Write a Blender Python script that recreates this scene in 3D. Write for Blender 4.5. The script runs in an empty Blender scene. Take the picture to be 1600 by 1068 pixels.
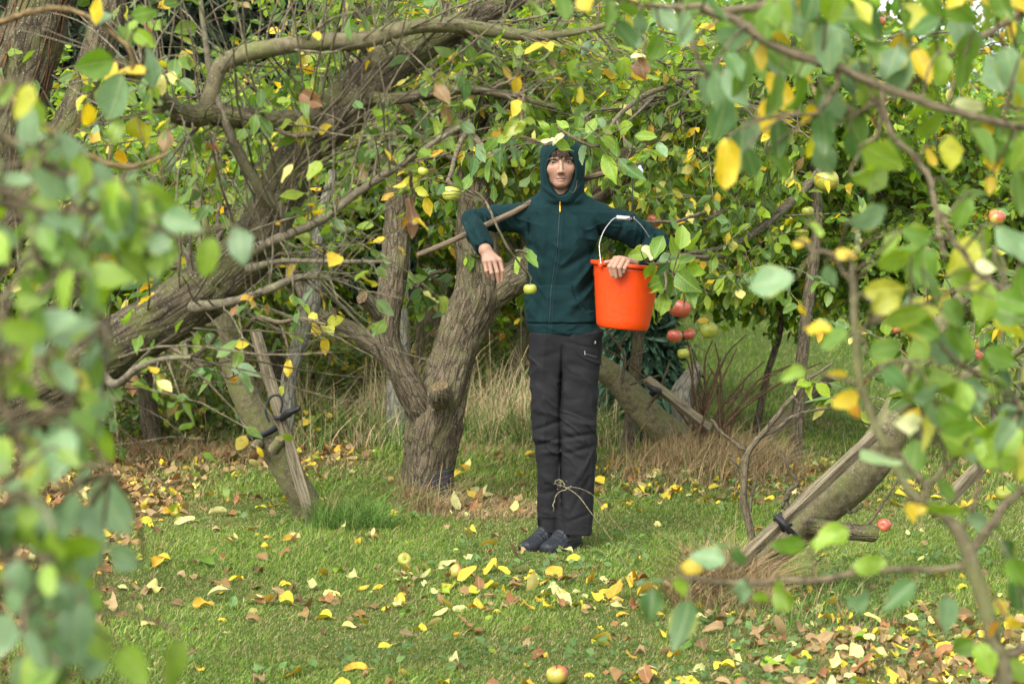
import bpy, math
import numpy as np
from math import radians, sin, cos, pi

# ------------------------------------------------------------------ camera, sky, sun, exposure
scene = bpy.context.scene
COL = scene.collection
CAM_H = 1.5
PITCH = radians(3.32)
FPX = 3777.8                                   # focal length in photo pixels (85 mm on 36 mm, 1600 px wide)
cam_data = bpy.data.cameras.new('camera')
cam = bpy.data.objects.new('camera', cam_data)
COL.objects.link(cam)
cam.location = (0, 0, CAM_H)
cam.rotation_euler = (radians(90) - PITCH, 0, 0)
cam_data.lens = 85
cam_data.sensor_width = 36
cam_data.clip_end = 400
cam_data.dof.use_dof = True
cam_data.dof.focus_distance = 10.5
cam_data.dof.aperture_fstop = 6.0
scene.camera = cam

SUN_EL, SUN_AZ = radians(46), radians(208)     # high soft light from behind the camera's left
world = bpy.data.worlds.new("World")
scene.world = world
world.use_nodes = True
wn = world.node_tree
wn.nodes.clear()
w_out = wn.nodes.new('ShaderNodeOutputWorld')
w_bg = wn.nodes.new('ShaderNodeBackground')
w_sky = wn.nodes.new('ShaderNodeTexSky')
w_sky.sky_type = 'NISHITA'
w_sky.sun_disc = False
w_sky.sun_elevation = SUN_EL
w_sky.sun_rotation = SUN_AZ
w_sky.dust_density = 4.0
w_hsv = wn.nodes.new('ShaderNodeHueSaturation')  # cloud cover: a nearly colourless sky
w_hsv.inputs['Saturation'].default_value = 0.25
w_bg.inputs['Strength'].default_value = 0.15
wn.links.new(w_sky.outputs[0], w_hsv.inputs['Color'])
wn.links.new(w_hsv.outputs[0], w_bg.inputs[0])
wn.links.new(w_bg.outputs[0], w_out.inputs[0])

sun_data = bpy.data.lights.new('sun', 'SUN')
sun_data.energy = 0.6
sun_data.angle = radians(40)
sun_data.color = (1.0, 0.96, 0.88)
sun = bpy.data.objects.new('sun', sun_data)
COL.objects.link(sun)
sun.rotation_euler = (radians(90) - SUN_EL, 0, -SUN_AZ + pi)
sun.location = (0, -5, 12)
scene.view_settings.view_transform = 'Standard'
scene.view_settings.look = 'None'
scene.view_settings.gamma = 1
scene.view_settings.exposure = 1.9
scene.cycles.use_denoising = True
scene.cycles.max_bounces = 8
scene.cycles.diffuse_bounces = 4
scene.cycles.transmission_bounces = 4
scene.cycles.caustics_reflective = False
scene.cycles.caustics_refractive = False

rng = np.random.default_rng(7)

def at(px, py, Y):
    """the point at depth Y metres seen at photo pixel (px, py)"""
    u, v = (px - 800) / FPX, (534 - py) / FPX
    dy = cos(PITCH) + v * sin(PITCH)
    dz = -sin(PITCH) + v * cos(PITCH)
    t = Y / dy
    return np.array((u * t, Y, CAM_H + dz * t))

def ground_at(px, py):
    u, v = (px - 800) / FPX, (534 - py) / FPX
    dy = cos(PITCH) + v * sin(PITCH)
    dz = -sin(PITCH) + v * cos(PITCH)
    t = -CAM_H / dz
    return np.array((u * t, dy * t, 0.0))

def rpx(r, Y):
    return r * Y / FPX

# ------------------------------------------------------------------ noise
_tab = np.random.default_rng(3).random((32, 32, 32)).astype(np.float32) * 2 - 1

def vnoise(p):
    p = np.asarray(p, dtype=np.float32)
    i = np.floor(p).astype(np.int32)
    f = p - i
    f = f * f * (3 - 2 * f)
    x0, y0, z0 = i[..., 0] & 31, i[..., 1] & 31, i[..., 2] & 31
    x1, y1, z1 = (x0 + 1) & 31, (y0 + 1) & 31, (z0 + 1) & 31
    fx, fy, fz = f[..., 0], f[..., 1], f[..., 2]
    a = _tab[x0, y0, z0] * (1 - fx) + _tab[x1, y0, z0] * fx
    b = _tab[x0, y1, z0] * (1 - fx) + _tab[x1, y1, z0] * fx
    c = _tab[x0, y0, z1] * (1 - fx) + _tab[x1, y0, z1] * fx
    d = _tab[x0, y1, z1] * (1 - fx) + _tab[x1, y1, z1] * fx
    return (a * (1 - fy) + b * fy) * (1 - fz) + (c * (1 - fy) + d * fy) * fz

def fbm(p, o=3):
    s, a = 0, 1
    p = np.asarray(p, dtype=np.float32)
    for k in range(o):
        s = s + a * vnoise(p * (2 ** k) + 11.3 * k)
        a *= .5
    return s

# ------------------------------------------------------------------ mesh building
class G:
    def __init__(s):
        s.V, s.C, s.B, s.F, s.n = [], [], [], [], 0
    def add(s, V, F, col=None, bk=None, mi=0):
        V = np.asarray(V, dtype=np.float32).reshape(-1, 3)
        m = len(V)
        if col is None: col = (1, 1, 1)
        col = np.asarray(col, dtype=np.float32)
        if col.ndim == 1: col = np.broadcast_to(col, (m, 3))
        if bk is None: bk = V
        s.V.append(V); s.C.append(col.reshape(-1, 3)); s.B.append(np.asarray(bk, dtype=np.float32).reshape(-1, 3))
        for f in (F if isinstance(F, list) else [F]):
            f = np.asarray(f, dtype=np.int64)
            if len(f): s.F.append((f + s.n, mi))
        s.n += m
        return s
    def build(s, name, mats, parent=None, origin=None, smooth=True):
        if not isinstance(mats, (list, tuple)): mats = [mats]
        V = np.concatenate(s.V); C = np.concatenate(s.C); B = np.concatenate(s.B)
        if origin is not None: V = V - np.asarray(origin, dtype=np.float32)
        me = bpy.data.meshes.new(name)
        me.vertices.add(len(V)); me.vertices.foreach_set('co', V.ravel().astype(np.float32))
        loops = np.concatenate([f.ravel() for f, _ in s.F]).astype(np.int32)
        tot = np.concatenate([np.full(len(f), f.shape[1]) for f, _ in s.F]).astype(np.int32)
        mi = np.concatenate([np.full(len(f), m) for f, m in s.F]).astype(np.int32)
        start = np.concatenate([[0], np.cumsum(tot)[:-1]]).astype(np.int32)
        me.loops.add(len(loops)); me.loops.foreach_set('vertex_index', loops)
        me.polygons.add(len(tot))
        me.polygons.foreach_set('loop_start', start)
        me.polygons.foreach_set('loop_total', tot)
        for m in mats: me.materials.append(m)
        me.polygons.foreach_set('material_index', mi)
        me.polygons.foreach_set('use_smooth', np.full(len(tot), smooth))
        a = me.attributes.new('Col', 'FLOAT_COLOR', 'POINT')
        a.data.foreach_set('color', np.concatenate([C, np.ones((len(C), 1), np.float32)], 1).ravel().astype(np.float32))
        b = me.attributes.new('bk', 'FLOAT_VECTOR', 'POINT')
        b.data.foreach_set('vector', B.ravel().astype(np.float32))
        me.update(calc_edges=True)
        o = bpy.data.objects.new(name, me)
        COL.objects.link(o)
        if parent is not None: o.parent = parent
        return o

def tag(o, label=None, cat=None, group=None, kind=None):
    if label: o['label'] = label
    if cat: o['category'] = cat
    if group: o['group'] = group
    if kind: o['kind'] = kind
    return o

class Thing:
    """an Empty at the thing's base; parts are given in world coordinates"""
    def __init__(s, name, loc, label, cat, group=None):
        s.e = bpy.data.objects.new(name, None)
        s.e.empty_display_size = .1
        COL.objects.link(s.e)
        s.e.location = [float(v) for v in loc]
        s.loc = np.array([float(v) for v in loc])
        tag(s.e, label, cat, group)
    def part(s, name, g, mats, parent=None, smooth=True):
        return g.build(name, mats, parent or s.e, s.loc, smooth)

def solo(name, g, mats, loc, label, cat, group=None, smooth=True, kind=None):
    loc = np.array([float(v) for v in loc])
    o = g.build(name, mats, None, loc, smooth)
    o.location = loc.tolist()
    return tag(o, label, cat, group, kind)

def spline(P, n):
    """Catmull-Rom through rows of P (any width), n samples"""
    P = np.asarray(P, dtype=float)
    if len(P) == 2:
        t = np.linspace(0, 1, n)[:, None]
        return P[0] * (1 - t) + P[1] * t
    Q = np.vstack([2 * P[0] - P[1], P, 2 * P[-1] - P[-2]])
    seg = np.r_[0, np.cumsum(np.linalg.norm(np.diff(P[:, :3], axis=0), axis=1))]
    u = np.linspace(0, seg[-1], n)
    k = np.clip(np.searchsorted(seg, u, side='right') - 1, 0, len(P) - 2)
    t = ((u - seg[k]) / np.maximum(seg[k + 1] - seg[k], 1e-9))[:, None]
    a, b, c, d = Q[k], Q[k + 1], Q[k + 2], Q[k + 3]
    return .5 * (2 * b + (c - a) * t + (2 * a - 5 * b + 4 * c - d) * t ** 2 + (3 * b - a - 3 * c + d) * t ** 3)

def grid_faces(K, S, off=0):
    i = np.arange(K - 1)[:, None] * S; j = np.arange(S)[None]
    jn = (j + 1) % S
    return np.stack([i + j, i + jn, i + S + jn, i + S + j], -1).reshape(-1, 4) + off

def tubes(g, P, R, S=5, col=(1, 1, 1), mi=0, caps=False):
    """a batch of tubes: P (N,K,3), R (N,K)"""
    P = np.asarray(P, dtype=np.float32); R = np.asarray(R, dtype=np.float32)
    if P.ndim == 2: P, R = P[None], R[None]
    N, K, _ = P.shape
    T = np.gradient(P, axis=1)
    T /= np.maximum(np.linalg.norm(T, axis=2, keepdims=True), 1e-9)
    ref = np.where(np.abs(T[:, :1, 2:3]) > .8, np.array([1., 0, 0]), np.array([0, 0, 1.]))
    A = np.zeros_like(P)
    a = np.cross(T[:, 0], ref[:, 0]); a /= np.linalg.norm(a, axis=1, keepdims=True)
    A[:, 0] = a
    for k in range(1, K):
        a = A[:, k - 1] - T[:, k] * np.sum(A[:, k - 1] * T[:, k], 1, keepdims=True)
        A[:, k] = a / np.maximum(np.linalg.norm(a, axis=1, keepdims=True), 1e-9)
    Bv = np.cross(T, A)
    th = np.arange(S) * 2 * pi / S
    V = P[:, :, None] + R[:, :, None, None] * (A[:, :, None] * np.cos(th)[:, None] + Bv[:, :, None] * np.sin(th)[:, None])
    s = np.concatenate([np.zeros((N, 1)), np.cumsum(np.linalg.norm(np.diff(P, axis=1), axis=2), 1)], 1)
    off = rng.random((N, 1, 1)) * 7
    bk = np.stack([R[..., None] * np.cos(th) + off, R[..., None] * np.sin(th) + 0 * off, np.broadcast_to(s[..., None], (N, K, S)) + off], -1)
    F = (grid_faces(K, S)[None] + (np.arange(N) * K * S)[:, None, None]).reshape(-1, 4)
    c = np.asarray(col, dtype=np.float32)
    if c.ndim == 2: c = np.repeat(c, K * S, 0)
    g.add(V, F, c, bk, mi)
    if caps:
        for n in range(N):
            for k, rev in ((0, True), (K - 1, False)):
                ring = V[n, k]
                cc = ring.mean(0)
                idx = np.arange(S)
                tri = np.stack([idx, (idx + 1) % S, np.full(S, S)], 1)
                if rev: tri = tri[:, ::-1]
                g.add(np.vstack([ring, cc]), tri, c if c.ndim == 1 else c[0], np.vstack([ring, cc]) * 0 + off[n, 0], mi)
    return g

def bark(g, pts, S=40, ring=.02, rough=.06, amp2=.02, stretch=6., seed=0, cap=True, col=(1, 1, 1), mi=0, flare=None, knots=()):
    """a limb with fissured bark. pts rows (x,y,z,r)"""
    pts = np.asarray(pts, dtype=float)
    L = np.linalg.norm(np.diff(pts[:, :3], axis=0), axis=1).sum()
    K = max(6, int(L / ring))
    Q = spline(pts, K)
    P, R = Q[:, :3], np.maximum(Q[:, 3], .001)
    T = np.gradient(P, axis=0); T /= np.linalg.norm(T, axis=1, keepdims=True)
    ref = np.array([0, 1., 0]) if abs(T[0, 1]) < .9 else np.array([1., 0, 0])
    A = np.zeros_like(P); a = np.cross(T[0], ref); A[0] = a / np.linalg.norm(a)
    for k in range(1, K):
        a = A[k - 1] - T[k] * (A[k - 1] @ T[k]); A[k] = a / np.linalg.norm(a)
    Bv = np.cross(T, A)
    th = np.arange(S) * 2 * pi / S
    s = np.r_[0, np.cumsum(np.linalg.norm(np.diff(P, axis=0), axis=1))]
    cx, cy = np.cos(th)[None] * R[:, None], np.sin(th)[None] * R[:, None]
    sz = np.broadcast_to(s[:, None], cx.shape)
    q = np.stack([cx + seed * 3.1, cy, sz], -1)
    big = fbm(q * np.array([9, 9, 5.]), 2)
    fis = 1 - np.abs(fbm(q * np.array([55, 55, 55 / stretch]), 3))
    fin = fbm(q * np.array([160, 160, 60.]), 2)
    rr = R[:, None] * (1 + rough * 1.6 * big) + amp2 * R[:, None] * (fis * 2 - 1.2) + .0012 * fin
    if flare is not None:
        fl = np.exp(-s / flare)[:, None]
        rr = rr * (1 + fl * (.35 + .3 * np.cos(th * 5 + seed)[None]))
    for (ks, kt, kr, kh) in knots:
        d2 = ((s[:, None] - ks) ** 2 + (R[:, None] * ((th[None] - kt + pi) % (2 * pi) - pi)) ** 2) / kr ** 2
        rr = rr + kh * np.exp(-d2)
    V = P[:, None] + rr[..., None] * (A[:, None] * np.cos(th)[None, :, None] + Bv[:, None] * np.sin(th)[None, :, None])
    g.add(V, grid_faces(K, S), col, q, mi)
    if cap:
        for k, rev in ((0, True), (K - 1, False)):
            ringv = V[k]; cc = ringv.mean(0) + (T[k] * R[k] * .12 * (-1 if rev else 1))
            idx = np.arange(S); tri = np.stack([idx, (idx + 1) % S, np.full(S, S)], 1)
            g.add(np.vstack([ringv, cc]), tri[:, ::-1] if rev else tri, np.asarray(col) * np.array([1.3, 1.15, .95]), np.vstack([q[k], q[k].mean(0)]), mi)
    return Q

def path(rows, Y=None):
    """rows (px, py, r px[, Y]) -> (x,y,z,r)"""
    out = []
    for r in rows:
        y = r[3] if len(r) > 3 else Y
        out.append([*at(r[0], r[1], y), rpx(r[2], y)])
    return np.array(out)

# ------------------------------------------------------------------ leaves
def unit(v):
    return v / np.maximum(np.linalg.norm(v, axis=-1, keepdims=True), 1e-9)

PROFILES = {
    'far': (np.array([0, .3, .68, 1.]), np.array([.12, .92, .78, .03])),
    'mid': (np.array([0, .15, .38, .62, .84, 1.]), np.array([.1, .68, 1., .88, .5, .02])),
    'near': (np.array([0, .07, .2, .36, .52, .68, .82, .93, 1.]), np.array([.08, .42, .8, 1., .98, .8, .5, .22, .01])),
}

KEEP_CLEAR = [(838, 180, 915, 1068, 10.25), (715, 310, 838, 530, 9.7), (905, 300, 1000, 1068, 9.85), (1000, 330, 1045, 400, 9.85), (930, 395, 1030, 530, 9.85), (640, 360, 720, 420, 9.7), (785, 240, 838, 335, 9.7)]
CLEAR_ON = [False]
def clear_mask(P):
    """False for twig leaves that would hang in front of the person"""
    d = P[:, 1] * cos(PITCH) - (P[:, 2] - CAM_H) * sin(PITCH)
    v = P[:, 1] * sin(PITCH) + (P[:, 2] - CAM_H) * cos(PITCH)
    px = 800 + FPX * P[:, 0] / d; py = 534 - FPX * v / d
    ok = np.ones(len(P), bool)
    for x0, y0, x1, y1, Y in KEEP_CLEAR: ok &= ~((px > x0) & (px < x1) & (py > y0) & (py < y1) & (P[:, 1] < Y))
    return ok

def leaves(g, P, D, N, L, W, col, prof='far', curl=.26, fold=.3, wave=.08, mi=0, stalk=0, rg=None):
    rg = rg or rng
    if CLEAR_ON[0]:
        P = np.asarray(P); k = clear_mask(P); m_ = len(P)
        f_ = lambda a: np.broadcast_to(a, (m_,))[k] if np.ndim(a) < 2 and np.shape(a) != (3,) else (np.asarray(a)[k] if np.ndim(a) == 2 else a)
        P, D, N, L, W = P[k], np.asarray(D)[k], np.asarray(N)[k], f_(L), f_(W)
        if np.ndim(col) == 2: col = np.asarray(col)[k]
    P = np.asarray(P, dtype=np.float32); n = len(P)
    if n == 0: return
    D = unit(np.asarray(D, dtype=np.float32)); N = np.asarray(N, dtype=np.float32)
    N = unit(N - D * np.sum(N * D, 1, keepdims=True))
    S = np.cross(D, N)
    L = np.broadcast_to(np.asarray(L, dtype=np.float32), (n,)); W = np.broadcast_to(np.asarray(W, dtype=np.float32), (n,))
    t, w = PROFILES[prof]
    jj = np.array([-1, 0, 1.]) if prof != 'near' else np.array([-1, -.5, 0, .5, 1.])
    K, J = len(t), len(jj)
    cu = curl * rg.normal(0.3, 1, n); fo = fold * np.abs(rg.normal(1, .6, n)); wa = wave * rg.normal(0, 1, n)
    ph = rg.random(n) * 6.3; tw = rg.normal(0, .5, n)
    sk = stalk * L
    X = (t[None, :, None] * L[:, None, None] + sk[:, None, None]) * np.ones((1, 1, J))
    wd = w[None, :, None] * jj[None, None, :] * (W / 2)[:, None, None]
    if prof != 'far':
        wd = wd * (1 + .07 * rg.normal(0, 1, (n, K, 1)) + .05 * rg.normal(0, 1, (n, K, J)))
    H = -cu[:, None, None] * L[:, None, None] * (t[None, :, None] ** 2) + np.abs(wd) * fo[:, None, None]
    H = H + (wa * L)[:, None, None] * np.sin(t[None, :, None] * 7 + ph[:, None, None] + jj[None, None, :] * 1.5) * np.abs(jj)[None, None, :]
    H = H + wd * tw[:, None, None] * t[None, :, None]
    V = P[:, None, None] + D[:, None, None] * X[..., None] + S[:, None, None] * wd[..., None] + N[:, None, None] * H[..., None]
    i = np.arange(K - 1)[:, None] * J; j = np.arange(J - 1)[None]
    F = np.stack([i + j, i + j + 1, i + J + j + 1, i + J + j], -1).reshape(-1, 4)
    F = (F[None] + (np.arange(n) * K * J)[:, None, None]).reshape(-1, 4)
    c = np.asarray(col, dtype=np.float32)
    if c.ndim == 1: c = np.broadcast_to(c, (n, 3))
    c = np.broadcast_to(c[:, None, None], (n, K, J, 3)).copy()
    bk = np.stack([np.broadcast_to(jj[None, None, :] * w[None, :, None], (n, K, J)), np.broadcast_to(t[None, :, None], (n, K, J)), np.broadcast_to(ph[:, None, None], (n, K, J))], -1)
    g.add(V, F, c.reshape(-1, 3), bk.reshape(-1, 3), mi)
    if stalk:
        e = unit(S + N * .3) * .0011
        q = np.stack([P - e, P + e, P + D * (sk * 1.15)[:, None] + e, P + D * (sk * 1.15)[:, None] - e], 1)
        Fq = np.arange(n * 4).reshape(-1, 4)
        g.add(q.reshape(-1, 3), Fq, np.repeat(c[:, 0, 0] * np.array([1.1, .8, .8]), 4, 0), np.zeros((n * 4, 3)), mi)

GREENS = np.array([[.075, .145, .014], [.115, .195, .014], [.062, .13, .018], [.14, .225, .012], [.085, .155, .045], [.19, .26, .022]])
YELLOWS = np.array([[.55, .40, .03], [.62, .44, .03], [.42, .38, .03], [.5, .3, .03], [.55, .5, .16]])
BROWNS = np.array([[.20, .12, .045], [.25, .165, .075], [.13, .08, .035], [.29, .20, .10], [.24, .11, .045]])

def leafcol(n, yel=.1, br=.01, rg=None, green=GREENS, val=1.):
    rg = rg or rng
    c = green[rg.integers(0, len(green), n)] * (1 + .18 * rg.normal(0, 1, (n, 1))).clip(.5, 1.6) * val
    u = rg.random(n)
    y = u < yel
    c[y] = YELLOWS[rg.integers(0, len(YELLOWS), y.sum())]
    b = (u >= yel) & (u < yel + br)
    c[b] = BROWNS[rg.integers(0, len(BROWNS), b.sum())]
    return c.clip(.005, .75)

def twigs_and_leaves(g, starts, dirs, lens, r0, nleaf, leaf, yel, br=.01, droop=.35, prof='far', mi_leaf=0, mi_twig=1, tcol=(1, 1, 1), green=GREENS, S=4, K=6, val=1., wig=.12, face=None, lw=.55):
    """a batch of curved twigs with leaves along them"""
    starts = np.asarray(starts); n = len(starts)
    if n == 0: return None
    d = unit(np.asarray(dirs)); lens = np.broadcast_to(lens, (n,)).astype(float)
    P = np.zeros((n, K, 3)); P[:, 0] = starts
    step = lens / (K - 1)
    for k in range(1, K):
        d = unit(d + rng.normal(0, wig, (n, 3)) + np.array([0, 0, -droop / K]))
        P[:, k] = P[:, k - 1] + d * step[:, None]
    R = np.linspace(1, .35, K)[None] * np.broadcast_to(r0, (n,))[:, None]
    if CLEAR_ON[0]:
        ok = clear_mask(P.reshape(-1, 3)).reshape(n, K).all(1)
        P, R = P[ok], R[ok]; n = len(P)
        if n == 0: return None
    tubes(g, P, R, S, tcol, mi_twig)
    if nleaf <= 0: return P
    m = n * nleaf
    u = np.repeat(rng.random((n, nleaf)) ** .7, 1).reshape(n, nleaf) * (K - 1.001)
    u[:, 0] = K - 1.001
    k = u.astype(int); f = (u - k)[..., None]
    idx = np.arange(n)[:, None]
    B = P[idx, k] * (1 - f) + P[idx, k + 1] * f
    T = unit(P[idx, k + 1] - P[idx, k])
    B = B.reshape(-1, 3); T = T.reshape(-1, 3)
    side = unit(rng.normal(0, 1, (m, 3)) * np.array([1, 1, .6]))
    D = unit(T * .45 + side * .8 + np.array([0, 0, -.45]) + rng.normal(0, .2, (m, 3)))
    N = unit(np.array([0, 0, .8]) + rng.normal(0, .55, (m, 3)) + (np.array([0, -.35, 0]) if face is None else np.asarray(face)))
    L = leaf * rng.normal(1, .2, m).clip(.55, 1.5)
    leaves(g, B, D, N, L, L * lw * rng.normal(1, .1, m), leafcol(m, yel, br, green=green, val=val), prof, mi=mi_leaf, stalk=.22 if prof != 'far' else .1)
    return P

# ------------------------------------------------------------------ materials
def newmat(name):
    m = bpy.data.materials.new(name); m.use_nodes = True
    nt = m.node_tree; nt.nodes.clear()
    return m, nt, nt.nodes, nt.links

def nd(nt, t, **kw):
    n = nt.nodes.new(t)
    for k, v in kw.items():
        if k.startswith('i_'):
            key = k[2:]
            n.inputs[int(key) if key.isdigit() else key.replace('_', ' ')].default_value = v
        else: setattr(n, k, v)
    return n

def ramp(nt, stops):
    r = nd(nt, 'ShaderNodeValToRGB')
    el = r.color_ramp.elements
    while len(el) < len(stops): el.new(.5)
    for e, (p, c) in zip(el, stops):
        e.position = p; e.color = (*c, 1) if len(c) == 3 else c
    return r

def mixc(nt, fac, a, b, mode='MIX'):
    m = nd(nt, 'ShaderNodeMix', data_type='RGBA', blend_type=mode)
    L = nt.links
    for s, v in ((m.inputs[0], fac), (m.inputs[6], a), (m.inputs[7], b)):
        if isinstance(v, (int, float)): s.default_value = v
        elif isinstance(v, (tuple, list)): s.default_value = (*v, 1) if len(v) == 3 else v
        else: L.new(v, s)
    return m.outputs[2]

def attr(nt, name):
    return nd(nt, 'ShaderNodeAttribute', attribute_name=name)

def leaf_material(name, trans=.38, rough=.5, under=(.20, .27, .12), spec=.3):
    m, nt, N, L = newmat(name)
    out = nd(nt, 'ShaderNodeOutputMaterial'); a = attr(nt, 'Col'); b = attr(nt, 'bk')
    geo = nd(nt, 'ShaderNodeNewGeometry')
    tc = nd(nt, 'ShaderNodeTexCoord')
    nz = nd(nt, 'ShaderNodeTexNoise', i_Scale=55.0, i_Detail=3.0); L.new(tc.outputs['Object'], nz.inputs['Vector'])
    sp = nd(nt, 'ShaderNodeSeparateXYZ'); L.new(b.outputs['Vector'], sp.inputs[0])
    ab = nd(nt, 'ShaderNodeMath', operation='ABSOLUTE'); L.new(sp.outputs[0], ab.inputs[0])
    # midrib and slanting side veins
    rib = nd(nt, 'ShaderNodeMapRange', i_1=0.03, i_2=0.10, i_3=1.0, i_4=0.0); L.new(ab.outputs[0], rib.inputs[0])
    vv = nd(nt, 'ShaderNodeMath', operation='MULTIPLY_ADD', i_1=-.55); L.new(ab.outputs[0], vv.inputs[0]); L.new(sp.outputs[1], vv.inputs[2])
    v2 = nd(nt, 'ShaderNodeMath', operation='MULTIPLY', i_1=44.0); L.new(vv.outputs[0], v2.inputs[0])
    v3 = nd(nt, 'ShaderNodeMath', operation='SINE'); L.new(v2.outputs[0], v3.inputs[0])
    v4 = nd(nt, 'ShaderNodeMapRange', i_1=.75, i_2=1.0, i_3=0.0, i_4=.5); L.new(v3.outputs[0], v4.inputs[0])
    mx = nd(nt, 'ShaderNodeMath', operation='MAXIMUM'); L.new(rib.outputs[0], mx.inputs[0]); L.new(v4.outputs[0], mx.inputs[1])
    c1 = mixc(nt, .35, a.outputs['Color'], ramp_noise(nt, nz.outputs[0]), 'OVERLAY')
    veinc = mixc(nt, .5, c1, (.45, .48, .22))
    f = nd(nt, 'ShaderNodeMath', operation='MULTIPLY', i_1=.45); L.new(mx.outputs[0], f.inputs[0])
    c2 = mixc(nt, f.outputs[0], c1, veinc)
    # some leaves yellow from their edges and have brown spots
    n2 = nd(nt, 'ShaderNodeTexNoise', i_Scale=9.0, i_Detail=2.0); L.new(tc.outputs['Object'], n2.inputs['Vector'])
    ed = nd(nt, 'ShaderNodeMath', operation='MULTIPLY'); L.new(ab.outputs[0], ed.inputs[0]); L.new(n2.outputs[0], ed.inputs[1])
    er = nd(nt, 'ShaderNodeMapRange', i_1=.42, i_2=.62, i_3=0., i_4=.55); L.new(ed.outputs[0], er.inputs[0])
    c3 = mixc(nt, er.outputs[0], c2, (.38, .34, .03))
    vo = nd(nt, 'ShaderNodeTexNoise', i_Scale=130.0, i_Detail=1.0); L.new(tc.outputs['Object'], vo.inputs['Vector'])
    so = nd(nt, 'ShaderNodeMapRange', i_1=.70, i_2=.74, i_3=0., i_4=.7); L.new(vo.outputs[0], so.inputs[0])
    c4 = mixc(nt, so.outputs[0], c3, (.13, .07, .03))
    unc = mixc(nt, .42, c4, under)
    c5 = mixc(nt, geo.outputs['Backfacing'], c4, unc)
    bs = nd(nt, 'ShaderNodeBsdfPrincipled', i_Roughness=rough)
    bs.inputs['Specular IOR Level'].default_value = spec
    L.new(c5, bs.inputs['Base Color'])
    bump = nd(nt, 'ShaderNodeBump', i_Strength=.25, i_Distance=.002); L.new(mx.outputs[0], bump.inputs['Height']); L.new(bump.outputs[0], bs.inputs['Normal'])
    tr = nd(nt, 'ShaderNodeBsdfTranslucent')
    ct = mixc(nt, .5, c4, (.30, .42, .02), 'MULTIPLY')
    hs = nd(nt, 'ShaderNodeHueSaturation', i_Saturation=1.15, i_Value=1.6); L.new(c4, hs.inputs['Color']); L.new(hs.outputs[0], tr.inputs[0])
    ms = nd(nt, 'ShaderNodeMixShader', i_0=trans)
    L.new(bs.outputs[0], ms.inputs[1]); L.new(tr.outputs[0], ms.inputs[2]); L.new(ms.outputs[0], out.inputs[0])
    return m

def ramp_noise(nt, src):
    r = ramp(nt, [(.3, (.3, .3, .3)), (.7, (.68, .68, .68))])
    nt.links.new(src, r.inputs[0])
    return r.outputs[0]

def bark_material(name, dark, light, moss, moss_amt=.5, scale=1., lichen=.3, stretch=.22, rough=.9, bump=.6, crack=.75):
    m, nt, N, L = newmat(name)
    out = nd(nt, 'ShaderNodeOutputMaterial'); b = attr(nt, 'bk'); a = attr(nt, 'Col')
    mp = nd(nt, 'ShaderNodeMapping'); mp.inputs['Scale'].default_value = (scale, scale, scale * stretch); L.new(b.outputs['Vector'], mp.inputs[0])
    n1 = nd(nt, 'ShaderNodeTexNoise', i_Scale=60., i_Detail=5., i_Roughness=.65); L.new(mp.outputs[0], n1.inputs['Vector'])
    n2 = nd(nt, 'ShaderNodeTexNoise', i_Scale=11., i_Detail=4.); L.new(b.outputs['Vector'], n2.inputs['Vector'])
    vo = nd(nt, 'ShaderNodeTexVoronoi', i_Scale=46., feature='DISTANCE_TO_EDGE'); L.new(mp.outputs[0], vo.inputs['Vector'])
    n3 = nd(nt, 'ShaderNodeTexNoise', i_Scale=240., i_Detail=2.); L.new(b.outputs['Vector'], n3.inputs['Vector'])
    r1 = ramp(nt, [(.35, dark), (.65, light)]); L.new(n1.outputs[0], r1.inputs[0])
    cr = nd(nt, 'ShaderNodeMapRange', i_1=.0, i_2=.12, i_3=crack, i_4=0.); L.new(vo.outputs['Distance'], cr.inputs[0])
    c1 = mixc(nt, cr.outputs[0], r1.outputs[0], tuple(x * .35 for x in dark))
    mr = nd(nt, 'ShaderNodeMapRange', i_1=.62 - .25 * moss_amt, i_2=.78 - .2 * moss_amt, i_3=0., i_4=.8); L.new(n2.outputs[0], mr.inputs[0])
    c2 = mixc(nt, mr.outputs[0], c1, moss)
    lr = nd(nt, 'ShaderNodeMapRange', i_1=.66 - .1 * lichen, i_2=.70, i_3=0., i_4=.75 if lichen > 0 else 0.); L.new(n3.outputs[0], lr.inputs[0])
    c3 = mixc(nt, lr.outputs[0], c2, (.34, .35, .27))
    c4 = mixc(nt, 1., c3, a.outputs['Color'], 'MULTIPLY')
    bs = nd(nt, 'ShaderNodeBsdfPrincipled', i_Roughness=rough)
    bs.inputs['Specular IOR Level'].default_value = .2
    L.new(c4, bs.inputs['Base Color'])
    ad = nd(nt, 'ShaderNodeMath', operation='SUBTRACT'); L.new(n1.outputs[0], ad.inputs[0]); L.new(cr.outputs[0], ad.inputs[1])
    bp = nd(nt, 'ShaderNodeBump', i_Strength=bump, i_Distance=.006); L.new(ad.outputs[0], bp.inputs['Height']); L.new(bp.outputs[0], bs.inputs['Normal'])
    L.new(bs.outputs[0], out.inputs[0])
    return m

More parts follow.
